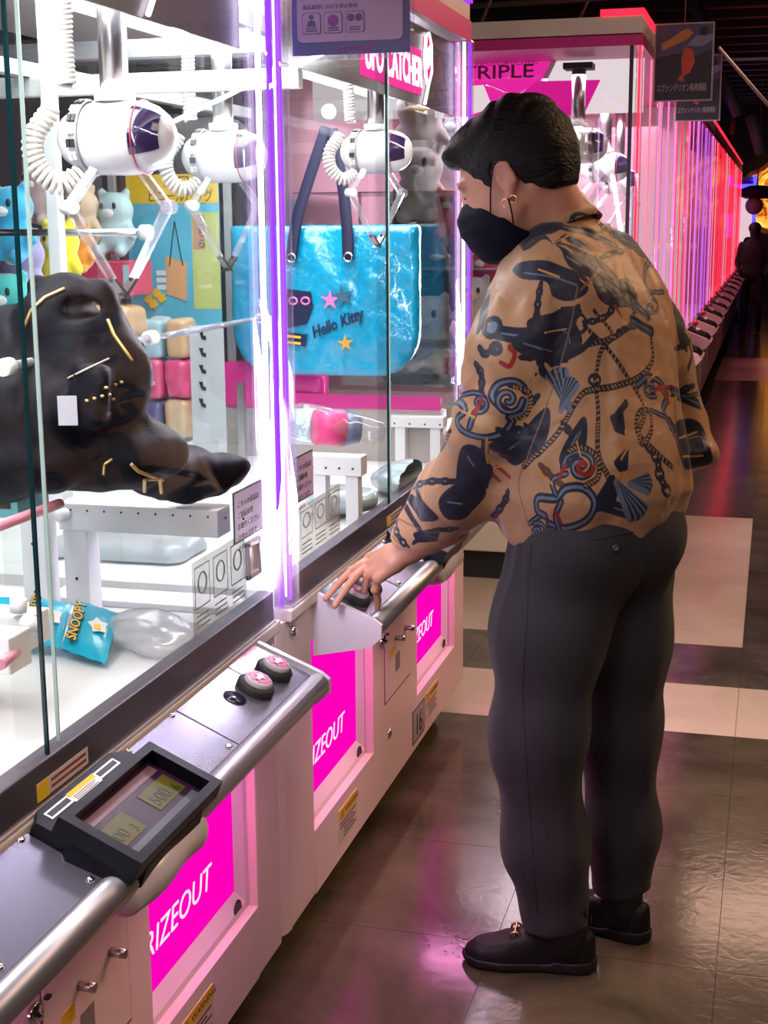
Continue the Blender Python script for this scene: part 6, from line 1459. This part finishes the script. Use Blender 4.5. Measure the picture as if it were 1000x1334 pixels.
im.pixels.foreach_set(px_.ravel()); im.pack()
SH = bpy.data.materials.new('printed_satin'); SH.use_nodes = True; nt = SH.node_tree; b = nt.nodes['Principled BSDF']
ti = nt.nodes.new('ShaderNodeTexImage'); ti.image = im; nt.links.new(ti.outputs['Color'], b.inputs['Base Color']); b.inputs['Roughness'].default_value = .42; b.inputs['Sheen Weight'].default_value = .15; b.inputs['Specular IOR Level'].default_value = .22
tcn = nt.nodes.new('ShaderNodeTexCoord'); nn = nt.nodes.new('ShaderNodeTexNoise'); nn.inputs['Scale'].default_value = 13; nn.inputs['Distortion'].default_value = 1.6; bpn = nt.nodes.new('ShaderNodeBump'); bpn.inputs['Strength'].default_value = .35; bpn.inputs['Distance'].default_value = .012
nt.links.new(tcn.outputs['Object'], nn.inputs['Vector']); nt.links.new(nn.outputs['Fac'], bpn.inputs['Height']); nt.links.new(bpn.outputs[0], b.inputs['Normal'])
shirt.data.materials.append(SH)

# collar: stand and folded leaf round the neck
ax2 = np.array([-.36, .12, .92]); ax2 /= np.linalg.norm(ax2); cc = np.array([neckB[0]-.014, neckB[1], 1.472]); e1 = np.array([1., 0, 0])-ax2*ax2[0]; e1 /= np.linalg.norm(e1); e2 = np.cross(ax2, e1)
V = []; F_ = []; uvs = []; NA, NR = 56, 10
for i in range(NA+1):
    th_ = -2.55+5.1*i/NA; bk = .5+.5*cos(th_-.45)
    base = -.62; an = th_+base
    rad = np.array(e1)*cos(an)+np.array(e2)*sin(an)
    top = .046+.016*bk; prof = [(.062, -.015), (.0625, .01), (.063, top-.006), (.065, top), (.069, top-.002), (.074, top-.016), (.081, top-.034+.003*sin(9*th_)), (.090+.006*(1-bk), top-.056), (.0875+.006*(1-bk), top-.057), (.078, top-.030)]
    for r_, h_ in prof: V.append(cc+rad*r_+ax2*h_); uvs.append((.55+i/NA*.40, .62+r_*2.2))
for i in range(NA):
    for j in range(NR-1): F_.append((i*NR+j, (i+1)*NR+j, (i+1)*NR+j+1, i*NR+j+1))
me = bpy.data.meshes.new('collar'); me.from_pydata([tuple(v) for v in V], [], F_); me.polygons.foreach_set('use_smooth', [True]*len(F_))
ul = me.uv_layers.new(name='UVMap')
for lp in me.loops: ul.data[lp.index].uv = uvs[lp.vertex_index]
link('collar', me, SH, man)

# ---------------- trousers
cufL, cufR = anL-Zv*.03, anR-Zv*.03; zcL, zcR = .098, .106
def f_pants(P):
    z = P[..., 2]
    hp_ = sd_ell(P, pelvis+np.array([0, 0, -.03]), (.150, .145, .17), np.array([Lv, Fv, Zv])); hp_ = smax(hp_, z-1.02, .01)
    hp_ = smin(hp_, sd_caps(P, pelvis-Fv*.05+Lv*.07-Zv*.07, pelvis-Fv*.05-Lv*.07-Zv*.07, .105, .105), .04)
    l = sd_chain(P, [hipL-Zv*.02, A3(W(716, 820, Y=2.645)), knL, A3(W(711, 1100, Y=2.63)), cufL-np.array([.008, 0, 0])], [.118, .106, .088, .076, .066], .06)
    r = sd_chain(P, [hipR-Zv*.02, A3(W(812, 830, Y=2.79)), knR, A3(W(810, 1080, Y=2.80)), cufR], [.102, .090, .075, .067, .059], .06)
    l = smax(l, zcL+.10*(P[..., 0]-cufL[0]) - z, .003); r = smax(r, zcR+.05*(P[..., 0]-cufR[0])-z, .003)
    d = smin(smin(l, r, .012), hp_, .05)
    d = d+.0050*waves(P*np.array([1, 1, .30]), 51, 6, 20, .3)+.0022*waves(P*np.array([1, 1, .6]), 52, 5, 60, .4)*np.clip((.75-z)/.3, .2, 1)
    u = (P-pelvis)@Lv; v = (P-pelvis)@Fv
    d = d+.006*np.exp(-((u+.01-.3*(z-.85))/.010)**2)*np.clip((.96-z)/.1, 0, 1)*np.clip((z-.70)/.1, 0, 1)*(v < 0)
    for k in range(3): d = d-.004*np.exp(-((v-.02-.05*k)/.010)**2)*np.clip((z-.60)/.25, 0, 1)*(u > .03)
    # inside hollow at the cuffs
    for c_, r_ in ((cufL, .057), (cufR, .050)): d = smax(d, -(sd_caps(P, c_-Zv*.05, c_+Zv*.07, r_, r_-.01)), .003)
    return d
pan = sdf('trousers', f_pants, (-.56, 2.46, .08), (-.06, 2.98, 1.03), .0075, PANTS, man)
bvp = surf_bvh(pan); DK = mat('seam_thread', (.025, .023, .028), .9)
ontube([(688, 742), (686, 800), (682, 860), (680, 900), (683, 960), (688, 1040), (694, 1120), (700, 1190)], .0011, 'side_seam', DK, man, bvp, .0005)
ontube([(692, 708), (690, 722), (690, 736), (694, 746)], .0022, 'pocket_edge', DK, man, bvp, .0005); ontube([(770, 703), (800, 698), (838, 690)], .0012, 'back_pocket', DK, man, bvp, .0005)
p = hitpt(bvp, 802, 714, .002)
if p: MB().lathe(p, -(p-Vector((0, 0, CAMH))).normalized(), [(0, .0065), (.003, .0065), (.003, .004), (.0018, 0)], 14).build('button', mat('button_dark', (.03, .028, .03), .3), man)

# ---------------- loafers
def shoe(h0, h1, bit):
    ax = (h1-h0); ax[2] = 0; L_ = np.linalg.norm(ax); ax = ax/L_; M_ = np.array([ax, np.cross(Zv, ax), Zv])
    def sl(P):
        q = (P-h0)@M_.T; x, y, z = q[..., 0], q[..., 1], q[..., 2]
        w_ = np.interp(x/L_, [-.02, .04, .15, .4, .7, .88, .97, 1.01], [.0, .026, .034, .033, .046, .040, .022, .0]); return q, x, y, z, w_
    def sole(P):
        q, x, y, z, w_ = sl(P); top = np.interp(x/L_, [0, .3, .36, 1], [.026, .026, .019, .021]); d = np.maximum(np.abs(y)-w_-.004, z-top); d = np.maximum(d, -z+np.interp(x/L_, [0, .28, .33, .45, .85, 1.0], [.0, .0, .004, .0, .0, .007])); return smax(d, np.abs(x-L_/2)-L_/2-.002, .004)
    def upper(P):
        q, x, y, z, w_ = sl(P); hgt = np.interp(x/L_, [-.02, .02, .10, .25, .42, .55, .75, .90, .98, 1.0], [.055, .082, .086, .078, .088, .078, .056, .046, .034, .02])
        k = np.clip(z/np.maximum(hgt, .01), 0, 1.3); ww = w_*np.sqrt(np.clip(1.02-k**3*.72, .03, 1)); d = (np.abs(y)-ww-.001)*.8; d = smax(d, (z-hgt)*.8, .016); d = np.maximum(d, .014-z); d = smax(d, np.abs(x-L_/2)-L_/2+.001, .010)
        d = smax(d, -sd_caps(q, (.055, 0, .10), (.115, 0, .105), .030, .030), .005)                    # opening for the foot
        ridge = np.abs(np.hypot((x/L_-.60)/.34, y/.036)-.92); d = d-.0022*np.exp(-(ridge/.07)**2)*(x/L_ > .58)*(z > .028)
        return d
    lo, hi = h0-np.array([.33, .14, .005])-0, h0+np.array([.06, .17, .11])
    so = sdf('shoe', upper, lo, hi, .0048, SHOEM, man); sdf('sole', sole, lo, hi, .0048, SOLE, so)
    if bit:
        c = h0+ax*L_*.60+Zv*.079; y_ = M_[1]
        for s_ in (-1, 1): MB().tube([A3(c)+y_*(s_*.020)+ax*.011*cos(a)+Zv*(.011*sin(a)-.012) for a in [k*pi/6 for k in range(12)]], .0026, 6, closed=True).build('snaffle_ring', GOLDM, so)
        MB().tube([A3(c)+y_*(-.020+.01*k)+Zv*(.002 if k % 2 else .0) for k in range(5)], [.0028, .0038, .0026, .0038, .0028], 8).build('snaffle_bar', GOLDM, so)
    return so
shoe(hL0, hL1, True); shoe(hR0, hR1, True)
for a_ in (anL, anR): MB().tube([a_-Zv*.055, a_+Zv*.07], .043, 16).build('sock', SATBLK, man)
